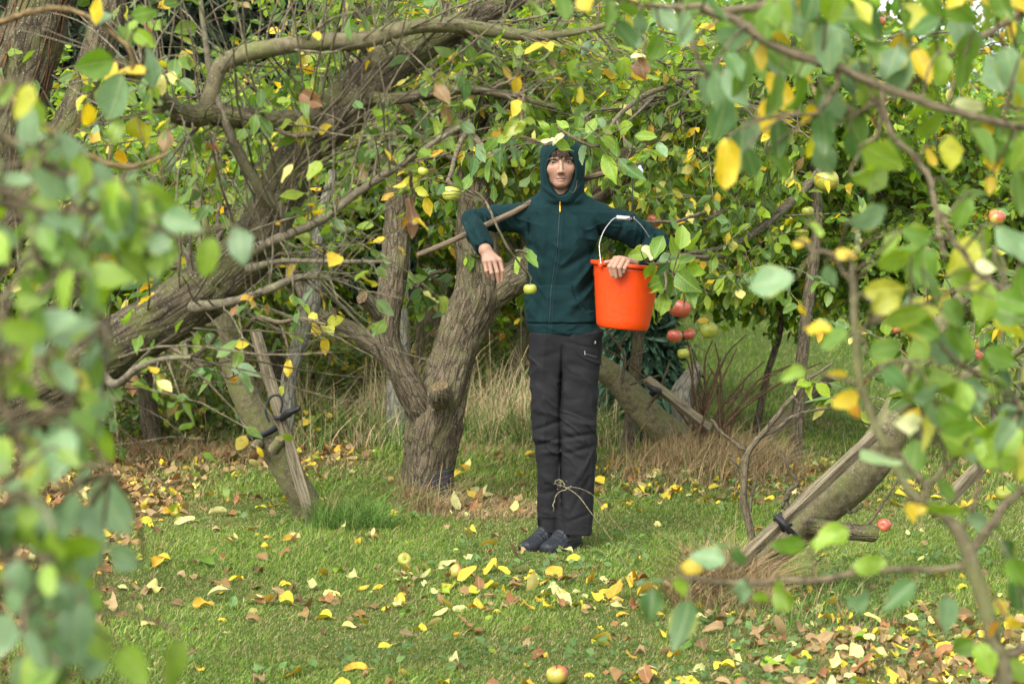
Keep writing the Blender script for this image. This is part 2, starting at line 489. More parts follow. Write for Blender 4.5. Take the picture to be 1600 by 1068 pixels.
def col_material(name, rough=.8, spec=.2, trans=0., nscale=0., namt=.3, bump=0., sss=0., sheen=0.):
    """colour comes from the thing's own 'Col' attribute, broken up by fine noise"""
    m, nt, N, L = newmat(name)
    out = nd(nt, 'ShaderNodeOutputMaterial'); a = attr(nt, 'Col'); tc = nd(nt, 'ShaderNodeTexCoord')
    bs = nd(nt, 'ShaderNodeBsdfPrincipled', i_Roughness=rough)
    bs.inputs['Specular IOR Level'].default_value = spec
    c = a.outputs['Color']
    if nscale:
        nz = nd(nt, 'ShaderNodeTexNoise', i_Scale=nscale, i_Detail=4.); L.new(tc.outputs['Object'], nz.inputs['Vector'])
        c = mixc(nt, namt, c, ramp_noise(nt, nz.outputs[0]), 'OVERLAY')
        if bump:
            bp = nd(nt, 'ShaderNodeBump', i_Strength=bump, i_Distance=.003); L.new(nz.outputs[0], bp.inputs['Height']); L.new(bp.outputs[0], bs.inputs['Normal'])
    L.new(c, bs.inputs['Base Color'])
    if sss:
        bs.inputs['Subsurface Weight'].default_value = sss
        bs.inputs['Subsurface Radius'].default_value = (.012, .005, .003)
        bs.inputs['Subsurface Scale'].default_value = 1.
    if sheen:
        bs.inputs['Sheen Weight'].default_value = sheen
        bs.inputs['Sheen Roughness'].default_value = .5
    if trans:
        tr = nd(nt, 'ShaderNodeBsdfTranslucent'); L.new(c, tr.inputs[0])
        ms = nd(nt, 'ShaderNodeMixShader', i_0=trans); L.new(bs.outputs[0], ms.inputs[1]); L.new(tr.outputs[0], ms.inputs[2]); L.new(ms.outputs[0], out.inputs[0])
    else: L.new(bs.outputs[0], out.inputs[0])
    return m

M_LEAF = leaf_material('apple leaf')
M_LEAF2 = leaf_material('glaucous leaf', trans=.38, rough=.48, under=(.26, .35, .25), spec=.4)
M_BARK = bark_material('old apple bark', (.042, .031, .018), (.140, .112, .068), (.095, .092, .038), .42, lichen=.5)
M_BARK_SM = bark_material('smooth limb bark', (.065, .055, .030), (.15, .132, .070), (.105, .115, .038), .6, .6, .1, stretch=1.2, bump=.3, crack=.06)
M_BARK_DK = bark_material('dark mossy bark', (.034, .026, .015), (.092, .076, .042), (.072, .078, .022), .6)
M_BARK_GR = bark_material('grey rough bark', (.085, .08, .062), (.24, .225, .17), (.13, .15, .07), .3, lichen=.8)
M_BARK_LB = bark_material('light branch bark', (.06, .05, .032), (.15, .13, .085), (.11, .115, .05), .5, 1., .1, stretch=.9, bump=.25, crack=.05)
M_LEAF_BG = leaf_material('orchard leaf', trans=.48, rough=.55, under=(.22, .30, .12), spec=.2)
M_TWIG = bark_material('twig bark', (.075, .062, .040), (.19, .162, .108), (.13, .13, .07), .3, 2., .1, bump=.2)
M_WOOD = bark_material('weathered wood', (.095, .078, .046), (.22, .185, .118), (.14, .14, .075), .25, 1.2, .15, stretch=.06, bump=.35)
M_GRASS = col_material('grass blades', .55, .3, trans=.25)
M_DRY = col_material('dry grass', .8, .15, trans=.15)
M_FALLEN = leaf_material('fallen leaf', trans=.15, rough=.7, under=(.25, .19, .08), spec=.2)
# ------------------------------------------------------------------ distance fields and their surfaces
def surface(fn, lo, hi, h, n=8):
    """surface nets over the blocks that hold the surface; returns verts, quads"""
    lo = np.asarray(lo, float); hi = np.asarray(hi, float)
    nb = np.ceil((hi - lo) / (h * n)).astype(int)
    ii = np.stack(np.meshgrid(*[np.arange(k) for k in nb], indexing='ij'), -1).reshape(-1, 3)
    cen = lo + (ii + .5) * n * h
    d = np.concatenate([fn(c) for c in np.array_split(cen.astype(np.float32), max(1, len(cen) // 200000))])
    act = ii[np.abs(d) < n * h * .87 * 1.5 + .004]
    NX, NY, NZ = (nb * n + 2)
    r = np.arange(n + 1)
    off = np.stack(np.meshgrid(r, r, r, indexing='ij'), -1)
    cid_all, cv_all, q_all = [], [], []
    for chunk in np.array_split(act, max(1, len(act) // 150)):
        base = chunk * n
        gi = base[:, None, None, None] + off[None]
        P = (lo + gi * h).astype(np.float32)
        F = fn(P.reshape(-1, 3)).reshape(P.shape[:-1])
        acc = np.zeros((len(chunk), n, n, n, 3)); cnt = np.zeros((len(chunk), n, n, n))
        for ax in range(3):
            o1, o2 = [a for a in range(3) if a != ax]
            for s1 in (0, 1):
                for s2 in (0, 1):
                    a = [slice(None)] + [slice(0, n)] * 3; b = list(a)
                    a[1 + o1] = slice(s1, s1 + n); a[1 + o2] = slice(s2, s2 + n)
                    b = list(a); b[1 + ax] = slice(1, n + 1)
                    fa, fb = F[tuple(a)], F[tuple(b)]
                    m = (fa < 0) != (fb < 0)
                    t = np.where(m, fa / np.where(m, fa - fb, 1), 0)
                    pa, pb = P[tuple(a)], P[tuple(b)]
                    acc += np.where(m[..., None], pa + (pb - pa) * t[..., None], 0); cnt += m
            # quads on edges starting at the block's own corners
            a = F[:, :n, :n, :n]
            sl = [slice(None), slice(0, n), slice(0, n), slice(0, n)]; sl[1 + ax] = slice(1, n + 1)
            b = F[tuple(sl)]
            m = (a < 0) != (b < 0)
            w = np.argwhere(m)
            if len(w):
                g0 = base[w[:, 0]] + w[:, 1:]
                e1 = np.zeros(3, int); e1[o1] = 1; e2 = np.zeros(3, int); e2[o2] = 1
                cs = [g0 - e1 - e2, g0 - e2, g0, g0 - e1]
                ids = np.stack([c[:, 0] + NX * (c[:, 1] + NY * c[:, 2]) for c in cs], 1)
                flip = (a[m] < 0) ^ (ax == 1)
                ids[~flip] = ids[~flip][:, ::-1]
                bad = np.any(g0 == 0, 1)
                q_all.append(ids[~bad])
        w = cnt > 0
        k = np.argwhere(w)
        g0 = base[k[:, 0]] + k[:, 1:]
        cid_all.append(g0[:, 0] + NX * (g0[:, 1] + NY * g0[:, 2]))
        cv_all.append(acc[w] / cnt[w][:, None])
    cid = np.concatenate(cid_all); cv = np.concatenate(cv_all); q = np.concatenate(q_all)
    o = np.argsort(cid); cid = cid[o]; cv = cv[o]
    p = np.searchsorted(cid, q).clip(0, len(cid) - 1)
    ok = np.all(cid[p] == q, 1)
    return cv.astype(np.float32), p[ok]

def smin(a, b, k):
    h = np.clip(.5 + .5 * (b - a) / k, 0, 1)
    return b * (1 - h) + a * h - k * h * (1 - h)

def smax(a, b, k): return -smin(-a, -b, k)

def rcone(p, a, b, r1, r2):
    a = np.asarray(a, np.float32); b = np.asarray(b, np.float32)
    ba = b - a; t = np.clip(((p - a) @ ba) / (ba @ ba), 0, 1)
    return np.linalg.norm(p - a - t[:, None] * ba, axis=1) - (r1 + (r2 - r1) * t)

def chain(p, pts, k=.01):
    d = None
    for (a, r1), (b, r2) in zip(pts[:-1], pts[1:]):
        e = rcone(p, a, b, r1, r2)
        d = e if d is None else smin(d, e, k)
    return d

def ell(p, c, r):
    r = np.asarray(r, np.float32)
    q = (p - np.asarray(c, np.float32)) / r
    k0 = np.linalg.norm(q, axis=1); k1 = np.linalg.norm(q / r, axis=1)
    return k0 * (k0 - 1) / np.maximum(k1, 1e-6)

def loft(p, zs, cx, rx, cy, ry, cap=.02, pw=2.):
    """stack of ellipses; zs ascending"""
    z = p[:, 2]
    M = spline(np.stack([zs, np.zeros(len(zs)), np.zeros(len(zs)), cx, rx, cy, ry], 1), 80)
    M = M[np.argsort(M[:, 0])]
    zs, cx, rx, cy, ry = M[:, 0], M[:, 3], M[:, 4], M[:, 5], M[:, 6]
    a = np.interp(z, zs, cx); b = np.interp(z, zs, rx); c = np.interp(z, zs, cy); d = np.interp(z, zs, ry)
    u = np.abs((p[:, 0] - a) / b); v = np.abs((p[:, 1] - c) / d)
    e = ((u ** pw + v ** pw) ** (1 / pw) - 1) * np.minimum(b, d)
    return smax(e, np.maximum(zs[0] - z, z - zs[-1]), cap)

PY = 10.42
PO = np.array([*(at(875, 859, PY)[:2]), 0.0])      # where the person stands
PS = FPX / PY
def q(px, py, y=0.): return at(px, py, PY + y) - PO
def qz(py): return q(875, py)[2]
def qx(px): return (px - 875) / PS

person = Thing('person', PO, 'hooded person in dark teal hoodie and charcoal trousers standing with arms over a pole', 'person')

# -- joints, from the pose
RS, RE, RW = q(832, 339, .03), q(741, 346, .02), q(758, 390, -.185)
LS, LE, LW = q(934, 341, .03), q(1022, 380, .07), q(987, 411, -.17)

def hand_pts(rows):
    return [[(q(x, y, d), r) for (x, y, d, r) in row] for row in rows]
R_FING = hand_pts([
    [(757, 408, -.213, .0092), (760, 423, -.222, .0082), (763, 432, -.208, .0066)],
    [(764, 407.5, -.218, .0096), (768, 426, -.228, .0086), (771, 436, -.212, .007)],
    [(772, 407, -.220, .0100), (777, 425, -.230, .009), (779, 441, -.216, .0072)],
    [(781, 406.5, -.214, .0098), (785, 423, -.222, .0088), (784, 439, -.212, .0072)]])
R_THUMB = [(q(766, 396, -.185), .0125), (q(776, 408, -.165), .0105), (q(783, 422, -.165), .0085)]
L_FING = hand_pts([
    [(961, 404, -.262, .0100), (952.5, 416, -.312, .0094), (956, 430, -.303, .0080)],
    [(968, 403.5, -.262, .0102), (960, 417, -.316, .0096), (962.5, 432.5, -.306, .0082)],
    [(975, 405, -.260, .0098), (968, 418, -.314, .0092), (969.5, 430.5, -.304, .0078)],
    [(981, 409, -.256, .0090), (976, 419, -.305, .0084), (974.5, 425, -.300, .0072)]])
L_THUMB = [(q(972, 411, -.215), .013), (q(956, 409.5, -.25), .0105), (q(947, 409.5, -.262), .0088)]

def hx(x): return q(875, 255)[0] + x
Z_EYE, Z_NB, Z_M, Z_CH, Z_BR = qz(254.6), qz(272), qz(279.8), qz(292), qz(249)

EX, EY = .0335, -.0715
def f_head(p):
    d = ell(p, (0, .02, Z_EYE + .025), (.078, .098, .09))
    d = smin(d, ell(p, (0, -.022, Z_EYE - .028), (.060, .070, .078)), .02)
    d = smin(d, ell(p, (0, -.066, Z_CH + .014), (.019, .026, .018)), .018)
    for s in (-1, 1):
        d = smin(d, rcone(p, (s * .040, -.005, Z_M + .008), (s * .010, -.06, Z_CH + .013), .020, .013), .02)
        d = smin(d, ell(p, (s * .041, -.056, Z_EYE - .024), (.020, .022, .022)), .018)
        d = smin(d, rcone(p, (s * .013, -.087, Z_BR + .001), (s * .049, -.070, Z_BR + .002), .0065, .006), .012)
        d = smax(d, -ell(p, (s * .033, -.099, Z_EYE - .001), (.020, .017, .0115)), .010)
        d = smin(d, np.linalg.norm(p - np.array([s * EX, EY, Z_EYE], np.float32), axis=1) - .0137, .003)
        d = np.maximum(d, -ell(p, (s * EX, EY - .012, Z_EYE - .0006), (.0138, .012, .0036)))
    d = smin(d, rcone(p, (0, -.089, Z_EYE + .004), (0, -.109, Z_NB + .010), .0058, .0092), .009)
    for s in (-1, 1):
        d = smin(d, ell(p, (s * .0105, -.098, Z_NB + .006), (.0068, .009, .0068)), .006)
        d = smax(d, -ell(p, (s * .0065, -.105, Z_NB - .002), (.0028, .004, .003)), .002)
    d = smin(d, ell(p, (0, -.0843, Z_M + .0042), (.017, .010, .0040)), .006)
    d = smin(d, ell(p, (0, -.0838, Z_M - .0062), (.014, .0100, .0052)), .006)
    d = smax(d, -ell(p, (0, -.0985, Z_M - .0003), (.021, .005, .0010)), .002)
    for s in (-1, 1):
        d = smin(d, ell(p, (s * .078, .012, Z_EYE - .018), (.008, .018, .030)), .006)
    return d

def f_hand(p, W, fings, thumb, el):
    d = rcone(p, el, W, .028, .025)
    for f in fings:
        e = rcone(p, W + (f[0][0] - W) * .12, f[0][0], .0165, .0115)
        d = smin(d, e, .012)
    d = smin(d, chain(p, [(W, .02)] + thumb, .008), .010)
    for f in fings:
        d = smin(d, chain(p, f, .004), .0035)
    return d

def box_gate(p, c, r):
    return np.linalg.norm(p - np.asarray(c), axis=1) < r

def f_body(p):
    d = np.full(len(p), .2, np.float32)
    def put(c, r, fn):
        m = box_gate(p, c, r)
        far = np.linalg.norm(p - np.asarray(c), axis=1) - r + .03
        np.minimum(d, np.maximum(far, .02), out=d, where=~m)
        if m.any(): d[m] = smin(d[m], fn(p[m]), .012)
    put((0, 0, Z_EYE - .02), .22, f_head)
    core = smin(rcone(p, (0, .015, Z_CH + .01), (0, .03, qz(330)), .052, .056), loft(p, [.88, 1.1, 1.35, 1.43, 1.47], [0, 0, .0, .005, .0], [.12, .11, .12, .11, .05], [.02] * 5, [.08, .075, .085, .06, .05]), .03)
    core = smin(core, chain(p, [(RS, .036), (RE, .028), (RW, .025)]), .02)
    core = smin(core, chain(p, [(LS, .04), (LE, .028), (LW + (LE - LW) * .3, .026), (LW, .025)]), .02)
    core = smin(core, chain(p, [((-.045, .02, .86), .05), ((-.05, .01, .5), .04), ((-.05, .045, .09), .022), ((-.10, -.03, .035), .018)]), .02)
    core = smin(core, chain(p, [((.07, .02, .86), .05), ((.07, .0, .5), .04), ((.06, .02, .09), .022), ((.01, -.06, .035), .018)]), .02)
    d = smin(d, core, .015)
    put(RW, .19, lambda x: f_hand(x, RW, R_FING, R_THUMB, RW + (RE - RW) * .4))
    put(LW, .20, lambda x: f_hand(x, LW, L_FING, L_THUMB, LW + (LE - LW) * .4))
    return d

M_SKIN = col_material('skin', .5, .35, sss=.25, nscale=90., namt=.12)
V, F = surface(f_body, (-.5, -.40, 0.0), (.5, .22, 1.85), .0021)
skin = np.array([.30, .175, .118]); col = np.tile(skin, (len(V), 1))
def blend(mask, c):
    global col
    mask = np.clip(mask, 0, 1)[:, None]; col = col * (1 - mask) + np.asarray(c) * mask
x, y, z = V.T
face = (y < -.04) & (z > Z_CH - .03)
blend(np.exp(-(((np.abs(x) - .040) / .02) ** 2 + ((z - Z_NB - .006) / .018) ** 2)) * .35 * face, (.36, .17, .12))
blend(np.exp(-((x / .012) ** 2 + ((z - Z_NB - .01) / .012) ** 2)) * .3 * face, (.35, .165, .115))
blend(np.exp(-((np.abs(x) / .019) ** 3 + (np.abs(z - Z_M) / .0078) ** 3)) * .8 * face, (.245, .115, .09))
blend((np.exp(-((x / .021) ** 4 + ((z - Z_M) / .0016) ** 4)) > .4) * .8 * face, (.10, .04, .035))
for W, fs in ((RW, R_FING), (LW, L_FING)):
    for f in fs:
        for (c, r) in f[:2]:
            blend(np.exp(-(np.linalg.norm(V - c, axis=1) / .009) ** 2) * .35, (.35, .165, .115))
        tip = f[-1][0] + np.array([0, -.008, -.001])
        blend((np.linalg.norm((V - tip) * np.array([1, .7, .8]), axis=1) < .0052) * .6, (.34, .22, .17))
g = G().add(V + PO, F, col)
person.part('body', g, M_SKIN)

# eyes: ball, iris and lids' dark line
def uv_ball(c, r, ns=16, nr=10, sq=(1, 1, 1), axis_y=False):
    th = np.linspace(0, pi, nr); ph = np.arange(ns) * 2 * pi / ns
    X = np.sin(th)[:, None] * np.cos(ph); Y = np.sin(th)[:, None] * np.sin(ph); Z = np.broadcast_to(np.cos(th)[:, None], X.shape)
    V = np.stack([X, Y, Z], -1)
    if axis_y: V = V[..., [0, 2, 1]] * np.array([1, -1, 1])
    V = V * np.asarray(sq) * r + np.asarray(c)
    return V.reshape(-1, 3), grid_faces(nr, ns)[:, ::-1]
M_EYE = col_material('eye', .1, .6)
M_HAIR = col_material('hair', .45, .4, nscale=200., namt=.4)
for s in (-1, 1):
    c = np.array((s * EX, EY, Z_EYE - .0002))
    Vb, Fb = uv_ball(c, .0125, 24, 20, axis_y=True)
    dd = np.linalg.norm((Vb - c)[:, [0, 2]], axis=1)
    front = Vb[:, 1] < c[1]
    cc = np.where((front & (dd < .0024))[:, None], (.01, .01, .01), np.where((front & (dd < .0056))[:, None], (.022, .018, .012), (.26, .23, .21)))
    person.part('eye', G().add(Vb + PO, Fb, cc), M_EYE)
    # eyelashes and brow
    g = G()
    t = np.linspace(-1, 1, 9)
    P = np.stack([s * EX + t * .0132, EY - .0142 + .0065 * t ** 2, Z_EYE + .0032 - .0036 * t ** 2], 1)
    tubes(g, P + PO, .0008 + 0 * t, 5, (.05, .03, .02))
    person.part('upper_eyelid', g, M_HAIR)
    g = G()
    m = 40
    bx = np.linspace(.015, .051, m)
    st = np.stack([s * bx, -.0945 + 6 * (bx - .015) ** 2 * 2.2, Z_BR - .002 + .003 * np.sin((bx - .013) / .034 * 2.2) + rng.normal(0, .0012, m)], 1)
    en = st + np.stack([s * .006 + 0 * bx, .0004 + 0 * bx, .003 * np.cos(bx * 60)], 1)
    tubes(g, (np.linspace(0, 1, 3)[None, :, None] * (en - st)[:, None] + st[:, None]) + PO, np.full((m, 3), .0016), 4, (.025, .015, .01))
    person.part('eyebrow', g, M_HAIR)
# fringe
g = G()
m = 300
a = rng.uniform(-1, 1, m)
top = np.stack([a * .038, -.075 + .02 * a ** 2 + rng.normal(0, .003, m), Z_EYE + .062 + rng.normal(0, .004, m)], 1)
ln = rng.uniform(.022, .050, m) * (1 - .25 * np.abs(a)) + .02 * (np.abs(a) > .85)
k = 7; t = np.linspace(0, 1, k)
sw = rng.normal(.004, .012, m)
P = top[:, None] + np.stack([sw[:, None] * t ** 1.5 + a[:, None] * .018 * t, -.026 * np.sin(t * 1.7)[None] + 0 * sw[:, None] + .008 * t * (a[:, None] ** 2), -ln[:, None] * t], -1)
P = P[np.abs(P[:, -1, 0]) < .043]; m = len(P)
tubes(g, P + PO, np.linspace(.0012, .0005, k)[None] * np.ones((m, 1)), 4, leafcol(m, 0, 1)[:, :3] * np.array([.20, .18, .17]))
for s in (-1, 1):
    for _ in range(0):
        z0 = Z_EYE + rng.uniform(0, .05)
        p0 = np.array([s * (.055 + rng.normal(0, .002)), -.055 + rng.normal(0, .006), z0])
        P = spline([p0, p0 + (s * .004, -.004, -.03), p0 + (s * .001, -.004, -.065 - rng.random() * .02)], 6)
        tubes(g, P + PO, np.linspace(.0016, .0006, 6), 4, (.10, .06, .035))
person.part('hair', g, M_HAIR)

# -- hoodie
def folds(p, segs, ysign=-1):
    """ridges (h>0) and creases (h<0) along segments given in photo pixels on the front"""
    out = np.zeros(len(p), np.float32)
    X = p[:, 0] * PS + 875; Yp = 859 - p[:, 2] * PS * 1.0
    for (x0, y0, x1, y1, w, h) in segs:
        dx, dy = x1 - x0, y1 - y0; L2 = dx * dx + dy * dy
        t = np.clip(((X - x0) * dx + (Yp - y0) * dy) / L2, 0, 1)
        d2 = (X - x0 - t * dx) ** 2 + (Yp - y0 - t * dy) ** 2
        out += h * np.exp(-d2 / w ** 2) * np.sin(np.clip(t * .9 + .05, 0, 1) * pi) ** .5
    return np.where(p[:, 1] < .04, out, out * .3)

HZ = [qz(v) for v in (522, 505, 461, 425, 388, 362, 345, 328, 314, 302)]
HC = [(827 + 938) / 2, (824 + 933) / 2, 875.5, 876.5, 879, 880, 881, 880, 878, 877]
HR = [54.5, 54, 52.5, 52, 54, 61, 60, 52, 36, 24]
HY = [.115, .112, .108, .108, .115, .115, .105, .09, .08, .07]
FOLDS = [(850, 350, 842, 440, 6, .004), (896, 345, 905, 430, 6, .004), (912, 350, 925, 420, 5, -.004), (845, 470, 838, 500, 5, -.003), (880, 325, 905, 345, 5, -.003), (826, 460, 850, 492, 5, -.004), (932, 385, 880, 420, 5, -.006), (935, 400, 895, 450, 5, .006), (934, 415, 905, 465, 5, -.005), (936, 440, 890, 480, 6, .005),
         (830, 380, 850, 410, 5, -.004), (826, 400, 846, 440, 5, .004), (930, 350, 945, 385, 4, -.006), (826, 345, 832, 380, 4, -.006),
         (745, 330, 772, 372, 2.6, -.006), (738, 332, 760, 378, 2.6, .006), (752, 328, 785, 365, 2.6, .005), (760, 326, 790, 362, 2.4, -.005),
         (770, 325, 800, 358, 2.6, .004), (730, 345, 752, 384, 2.4, -.005), (726, 352, 748, 390, 2.2, .004), (785, 322, 812, 352, 2.6, -.004),
         (1008, 350, 1002, 385, 2.6, -.008), (1016, 355, 1012, 388, 2.6, .006), (1024, 360, 1022, 392, 2.4, -.006), (996, 342, 990, 378, 3, .005),
         (1030, 366, 1034, 398, 2.4, .005), (980, 334, 965, 372, 4, -.004), (900, 470, 925, 500, 5, .003), (1010, 385, 1036, 402, 2.4, -.005), (1000, 395, 1030, 410, 2.4, .004)]
def dline(X, Yv, x0, y0, x1, y1):
    dx, dy = x1 - x0, y1 - y0
    t = np.clip(((X - x0) * dx + (Yv - y0) * dy) / (dx * dx + dy * dy), 0, 1)
    return np.hypot(X - x0 - t * dx, Yv - y0 - t * dy)

def f_torso(p):
    rows = list(zip(HZ, [qx(v) for v in HC], [v / PS for v in HR], HY))
    d = loft(p, [r[0] for r in rows], [r[1] for r in rows], [r[2] for r in rows], [.015] * 10, [r[3] for r in rows], .012, 2.2)
    return d

def f_hoodie(p):
    d = f_torso(p)
    ra = chain(p, [(q(850, 331, .02), .064), (RS, .065), (q(775, 341, .03), .054), (RE, .052), (q(748, 366, -.09), .045), (q(756, 386, -.168), .036)], .012)
    la = chain(p, [(q(905, 333, .02), .066), (LS, .074), (q(975, 354, .05), .068), (LE, .057), (q(1008, 397, -.05), .046), (q(993, 408, -.135), .037)], .012)
    hs = rcone(p, q(866, 306, .02), q(842, 323, .025), .05, .045)
    hs2 = rcone(p, q(886, 306, .02), q(915, 322, .025), .05, .048)
    d = smin(d, ra, .03); d = smin(d, la, .03); d = smin(d, hs, .03); d = smin(d, hs2, .03)
    X = p[:, 0] * PS + 875; Yv = 859 - p[:, 2] * PS
    front = p[:, 1] < -.02
    bodym = front & (X > 818) & (X < 940)
    # hem band and its groove
    d = d + .004 * np.exp(-((Yv - 504) / 1.6) ** 2) * (np.abs(X - 880) < 62)
    # kangaroo pocket: a raised patch with a curved mouth
    mouth = np.interp(Yv, [446, 455, 465, 475, 484], [892, 893.5, 898, 905, 914])
    mouthl = np.interp(Yv, [446, 455, 465, 475, 484], [838, 836, 831, 825, 820])
    pk = bodym & (Yv > 446) & (Yv < 503) & (X < np.where(Yv < 485, mouth, 927)) & (X > np.where(Yv < 485, mouthl, 822))
    d = d - .006 * pk
    d = d + .006 * np.exp(-((X - mouth - 1) / 1.3) ** 2) * (bodym & (Yv > 446) & (Yv < 486))
    # zip placket
    zx = np.interp(Yv, [305, 384, 451, 519], [876, 871, 861, 857])
    zd = np.abs(X - zx)
    d = d + bodym * (Yv > 306) * (.003 * np.exp(-(zd / 1.3) ** 2) - .0025 * np.exp(-((zd - 4) / 1.8) ** 2))
    # shoulder seams
    for (sx0, sy0, sx1, sy1) in ((934, 312, 944, 372), (828, 320, 826, 366)):
        d = d + .002 * np.exp(-(dline(X, Yv, sx0, sy0, sx1, sy1) / 1.2) ** 2) * front
    d = d - folds(p, FOLDS) * 2.4
    d = d + .006 * fbm(p * np.array([9, 9, 10.]), 2) + .003 * fbm(p * np.array([22, 20, 30.]), 2)
    # gathered cloth round the elbows, drag lines on the body
    for E_, S_, amp in ((RE, RS, .007), (LE, LS, .008)):
        ax = unit(S_ - E_); r_ = np.linalg.norm(p - E_, axis=1)
        ph_ = ((p - E_) @ ax) * 150 + 4 * vnoise(p * 14) + (p - E_)[:, 2] * 60
        d = d - amp * (1 - np.abs(np.sin(ph_ * .5))) ** 2.5 * np.exp(-(r_ / .11) ** 2)
    w_ = p * np.array([9, 7, 13.]) + np.stack([p[:, 2] * 5, 0 * p[:, 0], -np.abs(p[:, 0]) * 9], 1)
    d = d - .006 * (1 - np.abs(vnoise(w_ + 2.5 + .6 * vnoise(p * 9)[:, None]))) ** 6 * (p[:, 2] < qz(330))
    # cuffs
    for W, E in ((q(757, 388, -.175), RE), (q(990, 409.5, -.15), LE)):
        ax = unit(W - E); s = (p - W) @ ax; near = np.linalg.norm(p - W, axis=1) < .09
        d = np.where(near, d + .003 * np.exp(-((s + .03) / .003) ** 2), d)
        r = np.linalg.norm(p - W - s[:, None] * ax, axis=1)
        d = np.where(near, np.maximum(d, np.maximum(s - .008, -(r + .0 * s) + .0 - 1)), d)
        d = np.where(near, smax(d, -rcone(p, W - ax * .022, W + ax * .05, .029, .031), .003), d)
    return d

def f_hood(p):
    zs = [qz(v) for v in (318, 308, 298, 285, 268, 250, 236, 226, 218, 211, 206.5)]
    rx = [v / PS for v in (38, 37, 34.5, 34, 35, 35.2, 33.5, 29, 22, 12, 3)]
    cx = [qx(v) for v in (879, 879, 878.5, 878, 878, 878, 877, 876.5, 876, 876, 876)]
    ry = [.105, .108, .112, .118, .124, .128, .126, .118, .10, .07, .03]
    cy = [.02, .02, .02, .02, .018, .018, .02, .022, .025, .035, .045]
    d = loft(p, zs, cx, rx, cy, ry, .015)
    dr = (Z_EYE + .03 - p[:, 2]).clip(-.1, .3)
    # opening
    o = ell(p, (qx(875.5), -.12, qz(272)), (.0655, .125, .094))
    o = smin(o, ell(p, (qx(875.5), -.13, qz(262)), (.061, .10, .083)), .02)
    inner = ell(p, (qx(876), .01, qz(256)), (.079, .102, .112))
    d = smax(d, -smin(o, inner, .01), .006)
    # stitched rim line, folds at the throat
    d = d + .0025 * np.exp(-((o - .016) / .0025) ** 2) * (p[:, 1] < .03)
    d = d - folds(p, [(846, 290, 868, 312, 3, .006), (850, 300, 874, 318, 2.5, -.005), (908, 288, 886, 312, 3, .006), (910, 300, 892, 318, 2.5, -.006), (846, 262, 850, 292, 3, .003)])
    d = d + .0025 * fbm(p * np.array([13, 9, 18.]), 2)
    return d

def f_hoodie_all(p):
    d = f_hoodie(p)
    h = f_hood(p)
    d = smin(d, h, .012)
    # keep the face and throat opening clear
    return smax(d, -ell(p, (qx(875.5), -.125, qz(278)), (.050, .17, .084)), .006)

teal = (.0042, .0185, .0195)
def cloth_mat(name, col, scale, rough=.95, sheen=.15, vary=.25, bump=.25, stretch=(1, 1, 1)):
    m, nt, N, L = newmat(name)
    out = nd(nt, 'ShaderNodeOutputMaterial'); tc = nd(nt, 'ShaderNodeTexCoord')
    mp = nd(nt, 'ShaderNodeMapping'); mp.inputs['Scale'].default_value = stretch; L.new(tc.outputs['Object'], mp.inputs[0])
    n1 = nd(nt, 'ShaderNodeTexNoise', i_Scale=scale, i_Detail=3.); L.new(mp.outputs[0], n1.inputs['Vector'])
    n2 = nd(nt, 'ShaderNodeTexNoise', i_Scale=14., i_Detail=4.); L.new(tc.outputs['Object'], n2.inputs['Vector'])
    c = mixc(nt, vary, col, ramp_noise(nt, n2.outputs[0]), 'OVERLAY')
    c = mixc(nt, vary, c, ramp_noise(nt, n1.outputs[0]), 'OVERLAY')
    bs = nd(nt, 'ShaderNodeBsdfPrincipled', i_Roughness=rough); L.new(c, bs.inputs['Base Color'])
    bs.inputs['Specular IOR Level'].default_value = .15
    bs.inputs['Sheen Weight'].default_value = sheen * .6
    bs.inputs['Sheen Tint'].default_value = (*[min(1, v * 9) for v in col], 1)
    bp = nd(nt, 'ShaderNodeBump', i_Strength=bump, i_Distance=.002); L.new(n1.outputs[0], bp.inputs['Height']); L.new(bp.outputs[0], bs.inputs['Normal'])
    L.new(bs.outputs[0], out.inputs[0])
    return m
M_HOODIE = cloth_mat('teal fleece', teal, 350.)
M_TROUSER = cloth_mat('charcoal cotton', (.0115, .0115, .0130), 500., .8, .05)
V, F = surface(f_hoodie_all, (-.50, -.24, qz(530)), (.52, .22, 1.88), .0034)
hoodie = person.part('hoodie', G().add(V + PO, F), M_HOODIE)
# zip teeth line and yellow puller
def front_of(fn, px, py, y0=-.25, y1=.1):
    ys = np.linspace(y0, y1, 300); P = np.array([q(px, py, yy) for yy in ys], np.float32)
    d = fn(P); k = np.argmax(d < 0); return P[k]
g = G()
zp = np.array([front_of(f_hoodie_all, np.interp(v, [305, 384, 451, 519], [876, 871, 861, 857]), v) for v in np.linspace(312, 518, 60)])
tubes(g, zp + PO + (0, -.0003, 0), np.full(60, .0022), 6, (.012, .03, .034))
M_PLAIN = col_material('moulded plastic', .5, .4)
person.part('zip', g, M_PLAIN, hoodie)
g = G(); P = np.array([front_of(f_hoodie_all, 875, v) + (0, -.006, 0) for v in np.linspace(316, 331, 6)])
tubes(g, P + PO, np.array([.002, .0032, .0034, .0034, .0036, .0026]), 8, (.62, .36, .02), caps=True)
person.part('zip_puller', g, M_PLAIN, hoodie)
g = G(); P = spline([front_of(f_hoodie_all, 902, 282) + (0, -.003, 0), front_of(f_hoodie_all, 900.5, 290) + (0, -.004, 0), front_of(f_hoodie_all, 898.5, 297) + (0, -.004, 0), front_of(f_hoodie_all, 895, 301) + (0, -.004, 0), front_of(f_hoodie_all, 892, 300) + (0, -.004, 0)], 14)
tubes(g, P + PO, np.full(14, .0012), 6, (.10, .08, .06), caps=True)
person.part('hood_toggle', g, M_PLAIN, hoodie)

